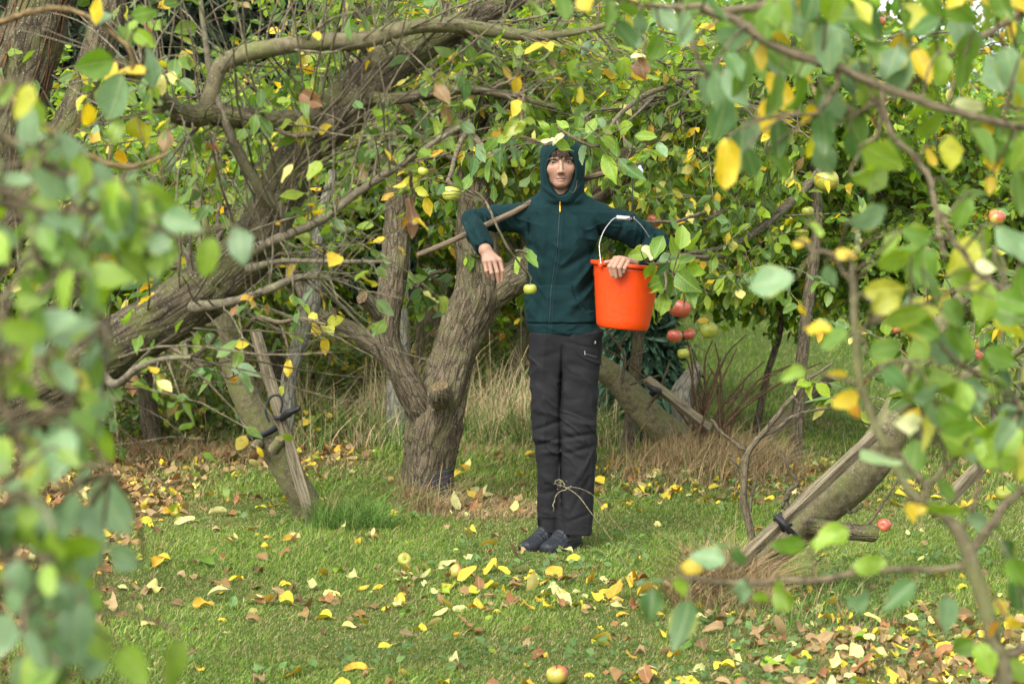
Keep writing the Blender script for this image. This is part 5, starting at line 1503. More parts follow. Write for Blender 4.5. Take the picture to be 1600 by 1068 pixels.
# lanky seeding grass stems in front of the person's shins
g = G()
for rows in ([(1000, 925, .6), (960, 850, .6), (925, 805, .7), (900, 772, .8), (882, 758, 1.), (866, 752, .7)], [(1010, 880, .4), (960, 815, .4), (930, 780, .5), (905, 762, .6), (885, 757, .6)], [(888, 760, .9), (872, 770, .8), (864, 785, .8), (862, 800, .5)], [(882, 758, 1.), (874, 750, .9), (868, 756, .6)], [(1000, 893, .5), (960, 870, .5), (918, 848, .4)]):
    thin(rows, 9.55, (1.6, 1.6, 1.4), g, 5, 20)
for k in range(18):
    a_ = at(rng.uniform(866, 892), rng.uniform(750, 764), 9.55)
    Vb, Fb = uv_ball(a_, .0024, 6, 5, (1.6, .8, .7)); g.add(Vb, Fb, (1.5, 1.4, 1.3))
solo('grass_stem', g, M_TWIG, gz(at(1000, 925, 9.55)), "lanky pale grass stems with a seed head in front of the person's shins", 'grass stem')

# ------------------------------------------------------------------ apples
def apple_mesh(r, red, rgn):
    nr, ns = 14, 22
    t = np.linspace(0, pi, nr); ph = np.arange(ns) * 2 * pi / ns
    rad = np.sin(t) ** .8 * (1 + .06 * np.cos(t)); zz = np.cos(t) * .86
    zz = zz - .30 * np.exp(-(t / .33) ** 2) + .20 * np.exp(-((pi - t) / .3) ** 2)
    lob = 1 + .025 * np.cos(ph * 5)[None] * (t[:, None] / pi)
    X = rad[:, None] * np.cos(ph) * lob; Y = rad[:, None] * np.sin(ph) * lob; Z = np.broadcast_to(zz[:, None], X.shape)
    V = np.stack([X, Y, Z], -1).reshape(-1, 3)
    n = fbm(V * 1.3 + rgn, 2) * .5 + .5 * V[:, 0] * .6 + .35 * V[:, 2]
    st = vnoise(np.stack([np.arctan2(V[:, 1], V[:, 0]) * 6, V[:, 2] * 1.2, V[:, 2] * 0 + rgn], 1)) * .25
    f = np.clip((n + st + red * 2.2 - 1.1) * 1.6 + .5, 0, 1)[:, None]
    c = np.array([.30, .33, .045]) * (1 - f) + np.array([.29, .04, .022]) * f
    if red > .3: c = c * .8 + np.array([.5, .22, .10]) * .2
    return V * r, grid_faces(nr, ns)[:, ::-1], c
M_APPLE = col_material('apple skin', .3, .5, nscale=120., namt=.2, sss=.1)
def apple(px, py, Y, dpx, red, label, hang=True, tilt=None, kk=[0]):
    kk[0] += 1
    c = at(px, py, Y); r = rpx(dpx / 2, Y)
    if not hang:
        c[2] = gheight(c[0], c[1]) + r * .80
    V, F, col = apple_mesh(r, red, kk[0] * 2.7)
    a, b = tilt if tilt else (rng.normal(0, .25), rng.normal(0, .25))
    Rx = np.array([[1, 0, 0], [0, cos(a), -sin(a)], [0, sin(a), cos(a)]]); Ry = np.array([[cos(b), 0, sin(b)], [0, 1, 0], [-sin(b), 0, cos(b)]])
    M = Rx @ Ry
    T = Thing('apple', c - (0, 0, r * .8), label, 'apple', 'apples hanging on the trees' if hang else 'windfall apples on the grass')
    T.part('fruit', G().add(V @ M.T + c, F, col), M_APPLE)
    h = .02 if not hang else rpx(16, Y)
    s = c + np.array([0, 0, r * .55]) @ M.T if False else c + M @ np.array([0, 0, r * .5])
    P = spline([s, s + M @ np.array([.002, 0, h * .5]), s + M @ np.array([0, 0, h])], 6)
    T.part('stalk', tubes(G(), P, np.full(6, .0014), 5, (.7, .55, .4)), M_TWIG)
    return P[-1]
for (px, py, dpx, red, lab) in ((870.5, 1049, 35, .36, "large red and yellow windfall apple at the bottom edge of the lawn"), (714, 891, 26, .36, "red-cheeked windfall apple on the grass in front of the person's shoes"), (632, 873, 22, .25, 'pale peach windfall apple between the yellow leaf and the red-cheeked apple'),
                                (1026, 757, 20, .42, 'small orange-red windfall apple beside the straw mound'), (1381, 821, 23, .95, 'bright red windfall apple beside the sawn stub'), (713, 862, 12, .0, 'tiny pale green windfall fruit on the lawn'), (611, 750, 12, .35, 'small brownish windfall apple by the foot of the forked tree'),
                                (1418, 660, 12, .5, 'distant windfall apple on the lawn under the right crown')):
    gp = ground_at(px, py + dpx * .35)
    apple(px, py, gp[1], dpx, red, lab, hang=False, tilt=(rng.normal(0, 1.), rng.normal(0, 1.)))
A_HANG = [(828, 451.5, 10.0, 21, .0, 'yellow-green apple hanging on a twig in front of the hoodie'), (705, 303, 11.3, 30, .08, 'large green apple among leaves in front of the forked trunk'), (661, 268, 11.3, 17, .05, 'small green apple above the large green one'),
          (1108, 516, 12.4, 29, .05, 'round green apple hanging right of the bucket'), (1062, 482, 10.9, 36, .95, 'red apple half hidden in leaves right of the bucket'), (1054, 525, 10.9, 25, .85, 'red apple hanging below the larger red one'), (1077, 522, 11.0, 19, .9, 'small red apple touching its neighbour below the bucket rim'),
          (1068, 552, 12.9, 20, .3, 'yellow apple low among leaves above the straw mound'), (1166, 262, 12.6, 17, .8, 'pink apple high in the crown right of the pole end'), (1291, 283, 12.2, 40, .3, 'broad green and red apple in the crown at upper right'), (1262, 331, 12.4, 20, .1, 'dull green apple in the crown, lower left of the broad one'),
          (1558, 340, 10.8, 27, .55, 'red and green apple at the right edge, in front of the trunk'), (1525, 556, 11.5, 26, .7, 'peach-coloured apple in the lower right crown'), (1568, 771, 9.6, 26, .0, 'green apple hanging low at the right edge'), (1375, 34, 11.5, 18, .8, 'pink apple near the top edge, right'),
          (556, 280, 12.6, 17, .85, 'pink apple in the foliage left of the forked tree'), (614, 280, 12.6, 13, .8, 'small pink apple between the forks and the diagonal limb'), (1022, 345, 12.9, 24, .7, 'orange-red apple behind the white bucket grip'), (1445, 395, 11.5, 22, .6, 'pale pink apple behind the hanging leaves at right'), (1400, 515, 11.8, 14, .8, 'small pink apple low in the right crown'), (1232, 100, 12., 15, .75, 'pink apple in the crown beneath the top right branch')]
APPLE_TOPS = {}
for row in A_HANG: APPLE_TOPS[row[5][:20]] = apple(*row)
# ------------------------------------------------------------------ sprays whose leaves are placed one by one
CODE = {'g': (.10, .19, .025), 'd': (.055, .125, .03), 'p': (.14, .23, .105), 'l': (.17, .27, .03), 'y': (.35, .36, .04), 'Y': (.52, .38, .025), 'o': (.50, .25, .03), 'b': (.17, .085, .04), 'w': (.50, .52, .26)}
def placed(tree, name, branches, rows, Y, petiole=.0016, mat=M_LEAF2, twigcol=(.9, .85, .75), prof='near', jit=.10, wl=.6, curl=.22, S=9):
    """branches: lists of (px,py,r[,Y]); rows: (px,py,len px,angle,code[,Y])"""
    g = G(); PB = []
    for b in branches:
        P = spline(path(b, Y), 40)
        wob = np.cumsum(rng.normal(0, .0012, (40, 3)), 0) * np.array([1, 1, 1])
        P[:, :3] += wob
        P[:, 3] *= 1 + .12 * np.sin(np.arange(40) * 1.7)
        tubes(g, P[:, :3], P[:, 3], S, twigcol, 1); PB.append(P)
    allb = np.vstack(PB) if PB else None
    for r in rows:
        px, py, ln, ang, code = r[:5]
        y = (r[5] if len(r) > 5 else Y) + rng.normal(0, jit)
        a = radians(ang)
        L_ = rpx(ln, y); c = at(px, py, y)
        D = np.array([cos(a), rng.normal(0, .4), sin(a)]); D /= np.linalg.norm(D)
        B = c - D * L_ / 2
        Nn = np.array([rng.normal(0, .7), -1, rng.normal(.3, .7)])
        col = np.array(CODE[code]) * rng.uniform(.8, 1.2)
        leaves(g, [B], [D], [Nn], L_, L_ * wl * rng.uniform(.85, 1.12), col, prof, curl, .3, .07)
        if allb is not None:
            k = np.argmin(np.linalg.norm(allb[:, :3] - B + np.array([0, 0, .01]), axis=1))
            e = allb[k, :3]; d = np.linalg.norm(e - B)
            if d < .6:
                P = spline([e, (e + B) / 2 + np.array([0, 0, .08 * d]) + rng.normal(0, .04 * d, 3), B - D * .006, B + D * .004], 9)
                tubes(g, P, np.linspace(1.6 if d > .08 else 1, 1, 9) * petiole, 5, (.9, .9, .6) if d < .08 else twigcol, 1)
    tree.part(name, g, [mat, M_TWIG])
    return PB

def rand_rows(n, x, y, ln, codes, Ys=None, ang=(-90, 45)):
    out = []
    for _ in range(n):
        r = [rng.uniform(*x), rng.uniform(*y), rng.uniform(*ln), rng.normal(*ang), codes[rng.integers(0, len(codes))]]
        if Ys: r.append(rng.uniform(*Ys))
        out.append(tuple(r))
    return out

# -- in focus: the twig over the hood, the twig with the single apple, leaves by the bucket: outer twigs of the middle tree
placed(tA, 'bough', [
    [(1090, 120, 5, 11.9), (1010, 150, 4, 11.2), (960, 185, 3.2, 10.5), (930, 228, 2.6, 10.0), (905, 224, 2.4, 9.95), (880, 212, 2, 9.93), (866, 200, 1.6, 9.93)],
    [(960, 185, 2.2, 10.5), (975, 215, 2, 10.2), (985, 235, 1.6, 10.1)],
    [(740, 215, 6, 11.8), (760, 235, 4, 11.0), (790, 250, 3, 10.6), (830, 222, 2.4, 10.2), (858, 228, 2, 10.)]],
    [(872, 218, 26, 225, 'w'), (881, 229, 36, -16, 'l'), (910, 241, 34, -98, 'p'), (857, 222, 24, 200, 'w'), (892, 222, 24, -95, 'd'), (912, 208, 36, 20, 'd'), (897, 205, 26, 160, 'd'), (922, 220, 30, -50, 'g'),
     (940, 235, 46, -70, 'g'), (955, 262, 50, -60, 'l'), (968, 262, 30, -40, 'g'), (985, 270, 58, -50, 'd'), (995, 250, 38, 20, 'g'), (925, 195, 34, 60, 'l'), (950, 200, 38, 30, 'g'), (975, 200, 36, 200, 'l'),
     (940, 190, 30, 120, 'p'), (905, 190, 32, 80, 'g'), (880, 196, 28, 150, 'l'), (925, 258, 30, -90, 'd'), (1010, 215, 38, -10, 'l'), (1035, 236, 34, -60, 'p'), (965, 232, 34, -80, 'g'), (862, 205, 28, 100, 'g'), (850, 196, 26, 140, 'l'),
     (780, 240, 46, -100, 'd'), (795, 262, 52, -75, 'd'), (762, 262, 50, -110, 'g'), (742, 256, 40, -90, 'd'), (806, 232, 40, -60, 'p'), (768, 225, 36, -130, 'g'), (820, 226, 30, -60, 'g'), (752, 240, 34, -60, 'p'), (812, 250, 34, -85, 'd'), (735, 285, 34, -100, 'g'), (790, 215, 30, 30, 'l')],
    10.0, mat=M_LEAF, prof='near', jit=.03, curl=.3, wl=.5)
placed(tA, 'bough', [
    [(700, 285, 3.2, 10.6), (735, 296, 2.6, 10.2), (760, 312, 2.2, 10.02), (775, 345, 2., 9.9), (795, 382, 1.8, 9.9), (806, 398, 1.6, 9.92), (817, 415, 1.4, 9.95), (830, 428, 1.4, 10.0), (828, 441, 1.1, 10.0)],
    [(740, 190, 5, 11.9), (715, 230, 4, 11.2), (700, 285, 3.2, 10.6)], [(806, 392, 1.4, 9.92), (822, 393, 1.2, 9.92), (826, 396, 1, 9.92)]],
    [(812.5, 417, 42, -88, 'l'), (829, 404, 36, -62, 'g'), (822, 392, 12, 30, 'p'), (668, 322, 32, -80, 'Y'), (660, 300, 26, -30, 'y'), (640, 285, 30, 200, 'y'), (688, 295, 28, 60, 'd'), (625, 290, 28, 190, 'Y'), (715, 282, 26, 120, 'g'), (700, 325, 30, -100, 'g')],
    9.95, mat=M_LEAF, prof='near', jit=.02, curl=.2, wl=.55)
placed(tF, 'bough', [
    [(1130, 400, 5, 11.6), (1095, 405, 3.6, 10.9), (1060, 402, 3, 10.3), (1040, 418, 2.6, 10.05), (1045, 440, 2.2, 10.0), (1040, 460, 1.8, 10.0)],
    [(1060, 402, 2.4, 10.3), (1035, 412, 2, 10.1), (1012, 408, 1.6, 10.05)], [(1050, 430, 2, 10.0), (1065, 460, 1.8, 10.0), (1062, 482, 1.4, 10.0)],
    [(1110, 330, 3, 11.4), (1060, 344, 2.6, 10.8), (1010, 346, 2.2, 10.5), (985, 342, 1.5, 10.45)]],
    [(1030, 440, 50, 200, 'g'), (1042, 452, 54, -70, 'g'), (1038, 475, 40, -100, 'l'), (1016, 425, 34, -100, 'l'), (1000, 398, 40, 190, 'l'), (1060, 420, 42, -20, 'l'), (1070, 440, 46, -50, 'g'), (1050, 385, 44, 120, 'l'), (1030, 388, 40, 60, 'g'),
     (1012, 395, 26, -60, 'w'), (1075, 400, 42, 40, 'g'), (1065, 370, 40, 80, 'l'), (1035, 420, 30, -140, 'd'), (1080, 460, 40, -80, 'g'), (1058, 470, 36, -120, 'd'), (1045, 405, 34, 10, 'p'), (1085, 380, 36, 20, 'l'), (1050, 352, 34, 150, 'g'), (1090, 420, 36, -10, 'l'), (1026, 455, 26, 190, 'l')],
    10.0, mat=M_LEAF, prof='near', jit=.05, curl=.3, wl=.6)
g = G()
S_, d_ = np.array([at(rng.uniform(1030, 1230), rng.uniform(300, 470), rng.uniform(10.9, 12.3)) for _ in range(60)]), rng.normal(0, 1, (60, 3))
CLEAR_ON[0] = True
twigs_and_leaves(g, S_, d_, rng.uniform(.15, .4, 60), .0028, 8, .066, .10, .01, .4, 'mid', 0, 1, S=5, K=7)
bx = spline(path([(1300, 250, 9, 12.4), (1220, 330, 7, 12.0), (1150, 380, 5, 11.7), (1060, 400, 3, 11.2)]), 30); tubes(g, bx[:, :3], bx[:, 3], 8, (.8, .8, .75), 1)
bx = spline(path([(1220, 330, 6, 12.0), (1160, 320, 4, 11.7), (1100, 345, 3, 11.4)]), 30); tubes(g, bx[:, :3], bx[:, 3], 8, (.8, .8, .75), 1)
CLEAR_ON[0] = False
tF.part('crown', g, [M_LEAF, M_TWIG])
# leaves near the left fork and by the strapped tree
placed(tB, 'bough', [[(330, 470, 5, 11.4), (300, 500, 4, 9.6), (300, 560, 4, 8.6), (345, 520, 3.5, 8.4), (300, 500, 3, 8.3)], [(300, 560, 4, 8.6), (250, 545, 4, 8.6), (215, 575, 4, 8.5)], [(300, 560, 4, 8.6), (350, 590, 3, 8.3), (400, 575, 2, 8.3)]],
    [(290, 540, 36, -60, 'g', 8.4), (335, 535, 40, -50, 'd', 8.4), (293, 500, 26, 120, 'Y', 8.4), (322, 510, 26, 0, 'Y', 8.4), (305, 515, 28, -90, 'p', 8.4), (377, 538, 24, 0, 'Y', 9.0), (380, 575, 44, 5, 'p', 8.2), (330, 578, 34, -50, 'd', 8.3), (312, 580, 26, 190, 'd', 8.3), (345, 595, 34, -70, 'd', 8.3), (328, 600, 36, -100, 'g', 8.3),
     (250, 580, 24, -40, 'g', 8.3), (228, 600, 26, -60, 'd', 8.3), (366, 592, 16, 0, 'o', 8.3), (206, 600, 40, -95, 'b', 8.0)], 8.4, prof='near', jit=.04)
placed(tB, 'bough', [[(362, 555, 5, 11.6), (400, 500, 4, 11.2), (440, 505, 3.4, 10.7), (470, 500, 3, 10.4), (510, 510, 2, 10.2)], [(440, 505, 2.6, 10.7), (450, 550, 2, 10.7), (444, 600, 1.5, 10.8)]],
    [(495, 508, 34, 100, 'Y', 10.3), (510, 515, 38, -40, 'y', 10.3), (506, 540, 30, -90, 'Y', 10.3), (525, 500, 30, 10, 'y', 10.3), (520, 480, 24, 60, 'g', 10.3), (488, 495, 26, 150, 'y', 10.3), (450, 575, 28, -95, 'Y', 10.7), (440, 610, 16, -90, 'y', 10.8)], 10.3, prof='near', jit=.04)
placed(tA, 'bough', [
    [(700, 420, 4, 12.3), (670, 430, 3, 12.4), (645, 460, 2.4, 12.4), (635, 480, 2, 12.4)], [(670, 430, 2.5, 12.4), (690, 450, 2, 12.4), (695, 470, 1.6, 12.4)]],
    rand_rows(34, (625, 700), (425, 500), (20, 32), 'ggldp', (12.3, 12.7), (-40, 70)), 12.4, mat=M_LEAF, prof='mid', jit=.05)
# red-brown hanging dead twigs and leaves
placed(tC, 'bough', [[(640, 262, 3, 6.7), (643, 300, 3, 6.75), (641, 345, 2.5, 6.8)]], [(641, 330, 44, -85, 'b'), (645, 355, 36, -95, 'b'), (634, 345, 30, -120, 'o')], 6.75, prof='near', jit=.03)
placed(tC, 'bough', [[(800, 150, 4, 6.9), (815, 152, 3, 6.88), (814, 175, 3, 6.88), (812, 215, 2.5, 6.88)], [(770, 140, 3, 6.9), (806, 120, 2.5, 6.9), (804, 85, 2, 6.9)]], [(812, 195, 36, -90, 'b'), (814, 165, 30, -85, 'b'), (807, 135, 32, -95, 'Y'), (772, 208, 26, 210, 'o'), (802, 95, 30, -85, 'l'), (724, 140, 48, -95, 'd')], 6.88, prof='near', jit=.03)
placed(tC, 'bough', [[(960, 36, 3, 7.1), (1000, 60, 2.5, 7.0), (1003, 80, 2, 6.95), (1000, 105, 2, 6.95)]], [(1000, 105, 44, -90, 'b'), (997, 88, 26, 10, 'w')], 6.95, prof='near', jit=.03)
placed(tC, 'bough', [[(520, 190, 6, 6.85), (495, 205, 5, 6.8), (465, 212, 4, 6.8), (440, 205, 3, 6.8)]], [(490, 158, 56, -30, 'b'), (470, 205, 50, -100, 'y'), (480, 225, 30, -95, 'l'), (455, 215, 40, -110, 'g'), (485, 198, 40, -60, 'y')], 6.8, prof='near', jit=.03)

# -- out of focus, near: left tree, its hanging shoots
tG = Tree(gz(np.array([-1.15, 2.6, 0])), 'blurred near apple tree whose pale shoots hang down the left edge', 'tree')
pts = np.array([[-1.15, 2.6, -.02, .09], [-1.12, 2.62, .5, .08], [-1.05, 2.65, 1.1, .07], [-.98, 2.7, 1.6, .055], [-.9, 2.75, 2.2, .04]])
tG.wood('trunk', pts, mat=M_BARK_DK, S=24, ring=.03, seed=81)
sh = lambda rows: [( -330, rows[0][1] - 60, 12, 2.68), (-160, rows[0][1] - 40, 8, 2.7)] + rows
BR = [sh([(0, 300, 6, 2.9), (50, 400, 5, 2.9), (120, 470, 4, 2.9), (170, 520, 3, 2.9)]),
      sh([(0, 480, 6, 2.7), (60, 560, 5, 2.7), (110, 640, 4, 2.7), (165, 740, 3, 2.7)]),
      sh([(-10, 620, 6, 2.6), (40, 720, 5, 2.6), (80, 830, 4, 2.6), (120, 960, 3, 2.6)]),
      sh([(-20, 200, 7, 3.1), (90, 260, 5, 3.1), (170, 320, 4, 3.1), (210, 420, 3, 3.1)]),
      sh([(-30, 760, 6, 2.5), (20, 880, 5, 2.5), (60, 1000, 4, 2.5), (90, 1100, 3, 2.5)]),
      sh([(60, 330, 5, 3.0), (150, 330, 4, 3.0), (240, 350, 3, 3.0), (300, 380, 2.5, 3.0)])]
rows = []
for b in BR:
    P = spline(np.array([(p[0], p[1], p[3]) for p in b[2:]]), 24)
    for _ in range(36):
        k = rng.integers(0, 24); s = 1 if rng.random() < .5 else -1
        rows.append((P[k, 0] + rng.normal(0, 38), P[k, 1] + rng.normal(0, 34), rng.uniform(42, 84), rng.normal(-65, 45), 'glgppplllyg'[rng.integers(0, 11)] if rng.random() < .8 else 'p', P[k, 2] + rng.normal(0, .12)))
rows += [(rng.uniform(-15, 150), rng.uniform(680, 1075), rng.uniform(60, 100), rng.normal(-70, 40), 'glpppp'[rng.integers(0, 6)], rng.uniform(2.45, 2.8)) for _ in range(20)]
rows = [r for r in rows if r[0] < (225 if r[1] < 470 else 165 - .03 * (r[1] - 470)) or r[1] < 440 and r[0] < 300]
rows += [(375, 380, 66, -80, 'p', 3.2), (325, 400, 64, -95, 'l', 3.2), (285, 350, 70, -20, 'p', 3.1), (260, 395, 60, -90, 'l', 3.1), (175, 790, 100, -60, 'p', 3.0), (190, 870, 70, 170, 'p', 3.0), (100, 520, 110, 190, 'p', 2.8), (150, 640, 90, -80, 'p', 3.), (160, 690, 80, -70, 'l', 3.),
         (170, 410, 40, -60, 'Y', 3.2), (150, 430, 50, -70, 'Y', 3.2), (210, 1040, 80, -50, 'l', 2.6), (270, 1040, 90, -100, 'l', 2.6), (150, 1000, 90, -60, 'l', 2.7), (40, 930, 110, -90, 'p', 2.5), (30, 820, 110, -100, 'p', 2.5), (80, 1040, 100, -80, 'd', 2.5)]
placed(tG, 'crown', BR, rows, 2.8, prof='mid', jit=.02, petiole=.0018)
# upper-left spray, nearer focus
placed(tD, 'bough', [[(-60, 60, 8, 5.2), (0, 130, 6.5, 5.0), (40, 175, 6, 4.9), (95, 210, 5.5, 4.9), (160, 245, 5, 4.9), (215, 252, 4, 4.9), (270, 232, 3, 4.9)], [(-60, 60, 6, 5.2), (60, 20, 5, 5.0), (120, 30, 4, 4.95), (190, 80, 4, 4.9), (200, 130, 3, 4.9)], [(120, 240, 4, 4.9), (155, 330, 4, 4.85), (180, 370, 3, 4.8)]],
    [(146, 100, 66, 190, 'g'), (184, 150, 84, -110, 'p'), (240, 105, 66, -75, 'p'), (216, 210, 58, -90, 'y'), (136, 180, 46, -90, 'Y'), (205, 112, 50, 180, 'Y'), (172, 115, 44, -110, 'Y'), (152, 18, 44, -100, 'Y'), (160, 30, 36, 10, 'p'), (195, 55, 44, -50, 'g'), (225, 60, 40, -40, 'l'), (236, 170, 50, -100, 'l'), (182, 205, 50, -100, 'l'), (245, 145, 40, -70, 'l'),
     (48, 215, 50, 20, 'p'), (70, 240, 50, -30, 'p'), (85, 255, 40, -20, 'l'), (225, 22, 44, 10, 'g'), (207, 35, 30, 90, 'l'), (60, 205, 44, 200, 'p')], 4.9, twigcol=(.95, .78, .5), jit=.03)

# -- top right: near branch with large leaves
tH = Tree(gz(np.array([1.75, 4.3, 0])), 'blurred near apple tree spreading large leaves over the top right corner', 'tree')
pts = np.array([[1.75, 4.3, -.02, .1], [1.72, 4.3, .7, .09], [1.6, 4.3, 1.4, .08], [1.45, 4.3, 2.0, .06], [1.2, 4.3, 2.5, .045]])
tH.wood('trunk', pts, mat=M_BARK_DK, S=24, ring=.03, seed=91)
TR = [[(1700, -120, 14, 4.2), (1500, -60, 10, 4.1), (1300, -10, 8, 4.05), (1120, 15, 7, 4.0)],
      [(1095, 15, 7, 4.0), (1150, 35, 7.5, 4.0), (1200, 70, 8, 4.0), (1250, 92, 8, 4.0), (1310, 108, 8, 4.0), (1370, 135, 7, 4.0), (1450, 165, 7, 4.0), (1530, 185, 6, 4.0), (1610, 205, 6, 4.0), (1700, 200, 9, 4.15)],
      [(1600, 20, 6, 4.1), (1540, 60, 5, 4.1), (1470, 110, 4, 4.1), (1400, 160, 4, 4.1), (1330, 190, 3, 4.1)],
      [(1310, 108, 5, 4.0), (1290, 150, 4, 4.0), (1262, 180, 3, 4.0)], [(1060, -30, 5, 4.2), (1072, 60, 4.5, 4.2), (1105, 125, 4, 4.2), (1112, 130, 3, 4.2)],
      [(1376, 140, 5, 4.0), (1395, 210, 5, 4.0), (1440, 260, 4.5, 4.0), (1465, 330, 4, 3.95), (1480, 400, 3.5, 3.9)], [(1120, 15, 5, 4.0), (1000, 5, 4, 4.1), (900, -5, 4, 4.2), (830, 10, 3, 4.2)],
      [(1365, 150, 4, 4.), (1380, 200, 3.5, 4.), (1345, 240, 3, 4.)]]
rows = [(1150, 135, 76, -70, 'p'), (1130, 180, 80, -100, 'd'), (1145, 60, 60, 180, 'p'), (1345, 130, 66, -85, 'p'), (1290, 205, 72, -80, 'd'), (1215, 215, 60, -90, 'd'), (1160, 225, 70, -95, 'd'), (1505, 50, 74, -75, 'p'), (1520, 65, 60, -60, 'p'), (1240, 20, 50, -60, 'p'), (1200, 35, 66, -110, 'g'), (1070, 45, 60, -90, 'p'), (1090, 10, 60, 30, 'g'),
        (1250, 12, 36, -60, 'Y'), (1190, 90, 46, -90, 'Y'), (1400, 75, 50, -100, 'Y'), (1418, 90, 56, -90, 'g'), (1440, 100, 60, -80, 'Y'), (1430, 30, 60, -70, 'y'), (1460, 15, 50, -60, 'g'), (1542, 205, 36, -90, 'Y'), (1486, 240, 62, -90, 'y'), (1550, 250, 46, -70, 'Y'), (1548, 290, 34, -100, 'Y'), (1452, 245, 34, -80, 'Y'), (1405, 225, 50, -30, 'g'), (1515, 165, 50, 180, 'w'), (1520, 300, 50, 20, 'g'),
        (1575, 235, 60, -80, 'g'), (1590, 300, 70, -90, 'g'), (1310, 60, 60, -20, 'p'), (1350, 40, 60, -60, 'g'), (1290, 250, 60, -60, 'p'), (1250, 150, 70, -80, 'g'), (1210, 150, 70, -100, 'g'), (1300, 170, 66, -60, 'p'), (835, 15, 50, -60, 'l'), (880, 10, 56, -80, 'g'), (950, 25, 54, -100, 'g'), (975, 55, 54, -60, 'd'), (1000, 45, 60, -90, 'p'), (1040, 30, 60, -50, 'p'), (1025, 75, 50, -110, 'g'), (915, 5, 44, -60, 'Y'), (990, 10, 50, 0, 'g'), (1060, 80, 50, -100, 'g')]
rows += rand_rows(88, (1100, 1610), (-10, 270), (50, 80), 'gggdplyYl', (3.85, 4.35), (-80, 32))
placed(tH, 'crown', TR, rows, 4.05, prof='near', jit=.05, petiole=.0017)

# -- right: young tree with a grey forked stem in the lower right corner
tI = Tree(gz(np.array([.78, 3.75, 0])), 'blurred young tree with a grey forked stem in the lower right corner', 'tree')
b0 = at(1570, 1075, 3.7)
tI.wood('trunk', np.vstack([[[b0[0] + .04, 3.75, -.02, .016], [b0[0] + .02, 3.72, .4, .0155]], path([(1570, 1075, 14, 3.7), (1552, 1000, 13.5, 3.7), (1535, 930, 13, 3.7), (1520, 890, 13.5, 3.7), (1512, 860, 12, 3.7), (1490, 820, 9, 3.7), (1452, 790, 8, 3.7), (1420, 765, 7.5, 3.7), (1395, 715, 7, 3.7), (1368, 665, 7, 3.7), (1345, 600, 6.5, 3.7), (1337, 530, 6, 3.7), (1334, 460, 5.5, 3.7), (1330, 390, 4.5, 3.7)])]), mat=M_BARK_SM, S=20, ring=.006, rough=.05, amp2=.02, seed=95)
BI = [[(1514, 865, 8), (1545, 830, 7), (1570, 790, 6.5), (1600, 765, 6)], [(1448, 788, 5), (1448, 750, 5), (1430, 730, 4.5), (1415, 700, 4)], [(1448, 755, 4), (1470, 735, 3.5), (1485, 715, 3)],
      [(1512, 880, 6), (1480, 888, 5.5), (1400, 888, 5), (1300, 895, 5), (1200, 900, 5), (1110, 895, 4.5), (1060, 890, 3.5)], [(1552, 1040, 8), (1580, 1025, 8), (1610, 1010, 8)],
      [(1334, 440, 4), (1310, 410, 4), (1280, 398, 3.5), (1250, 385, 3)], [(1338, 530, 4), (1360, 500, 3.5), (1400, 470, 3), (1440, 470, 2.5)], [(1345, 600, 4), (1380, 570, 3.5), (1430, 560, 3)], [(1500, 830, 4), (1530, 760, 3.5), (1540, 700, 3), (1560, 650, 3)],
      [(1470, 330, 4.5, 3.8), (1500, 380, 4.5, 3.8), (1550, 430, 5, 3.8), (1620, 450, 6, 3.8)], [(1600, 640, 5, 3.8), (1560, 600, 4, 3.8), (1500, 560, 3.5, 3.8), (1470, 520, 3, 3.8)]]
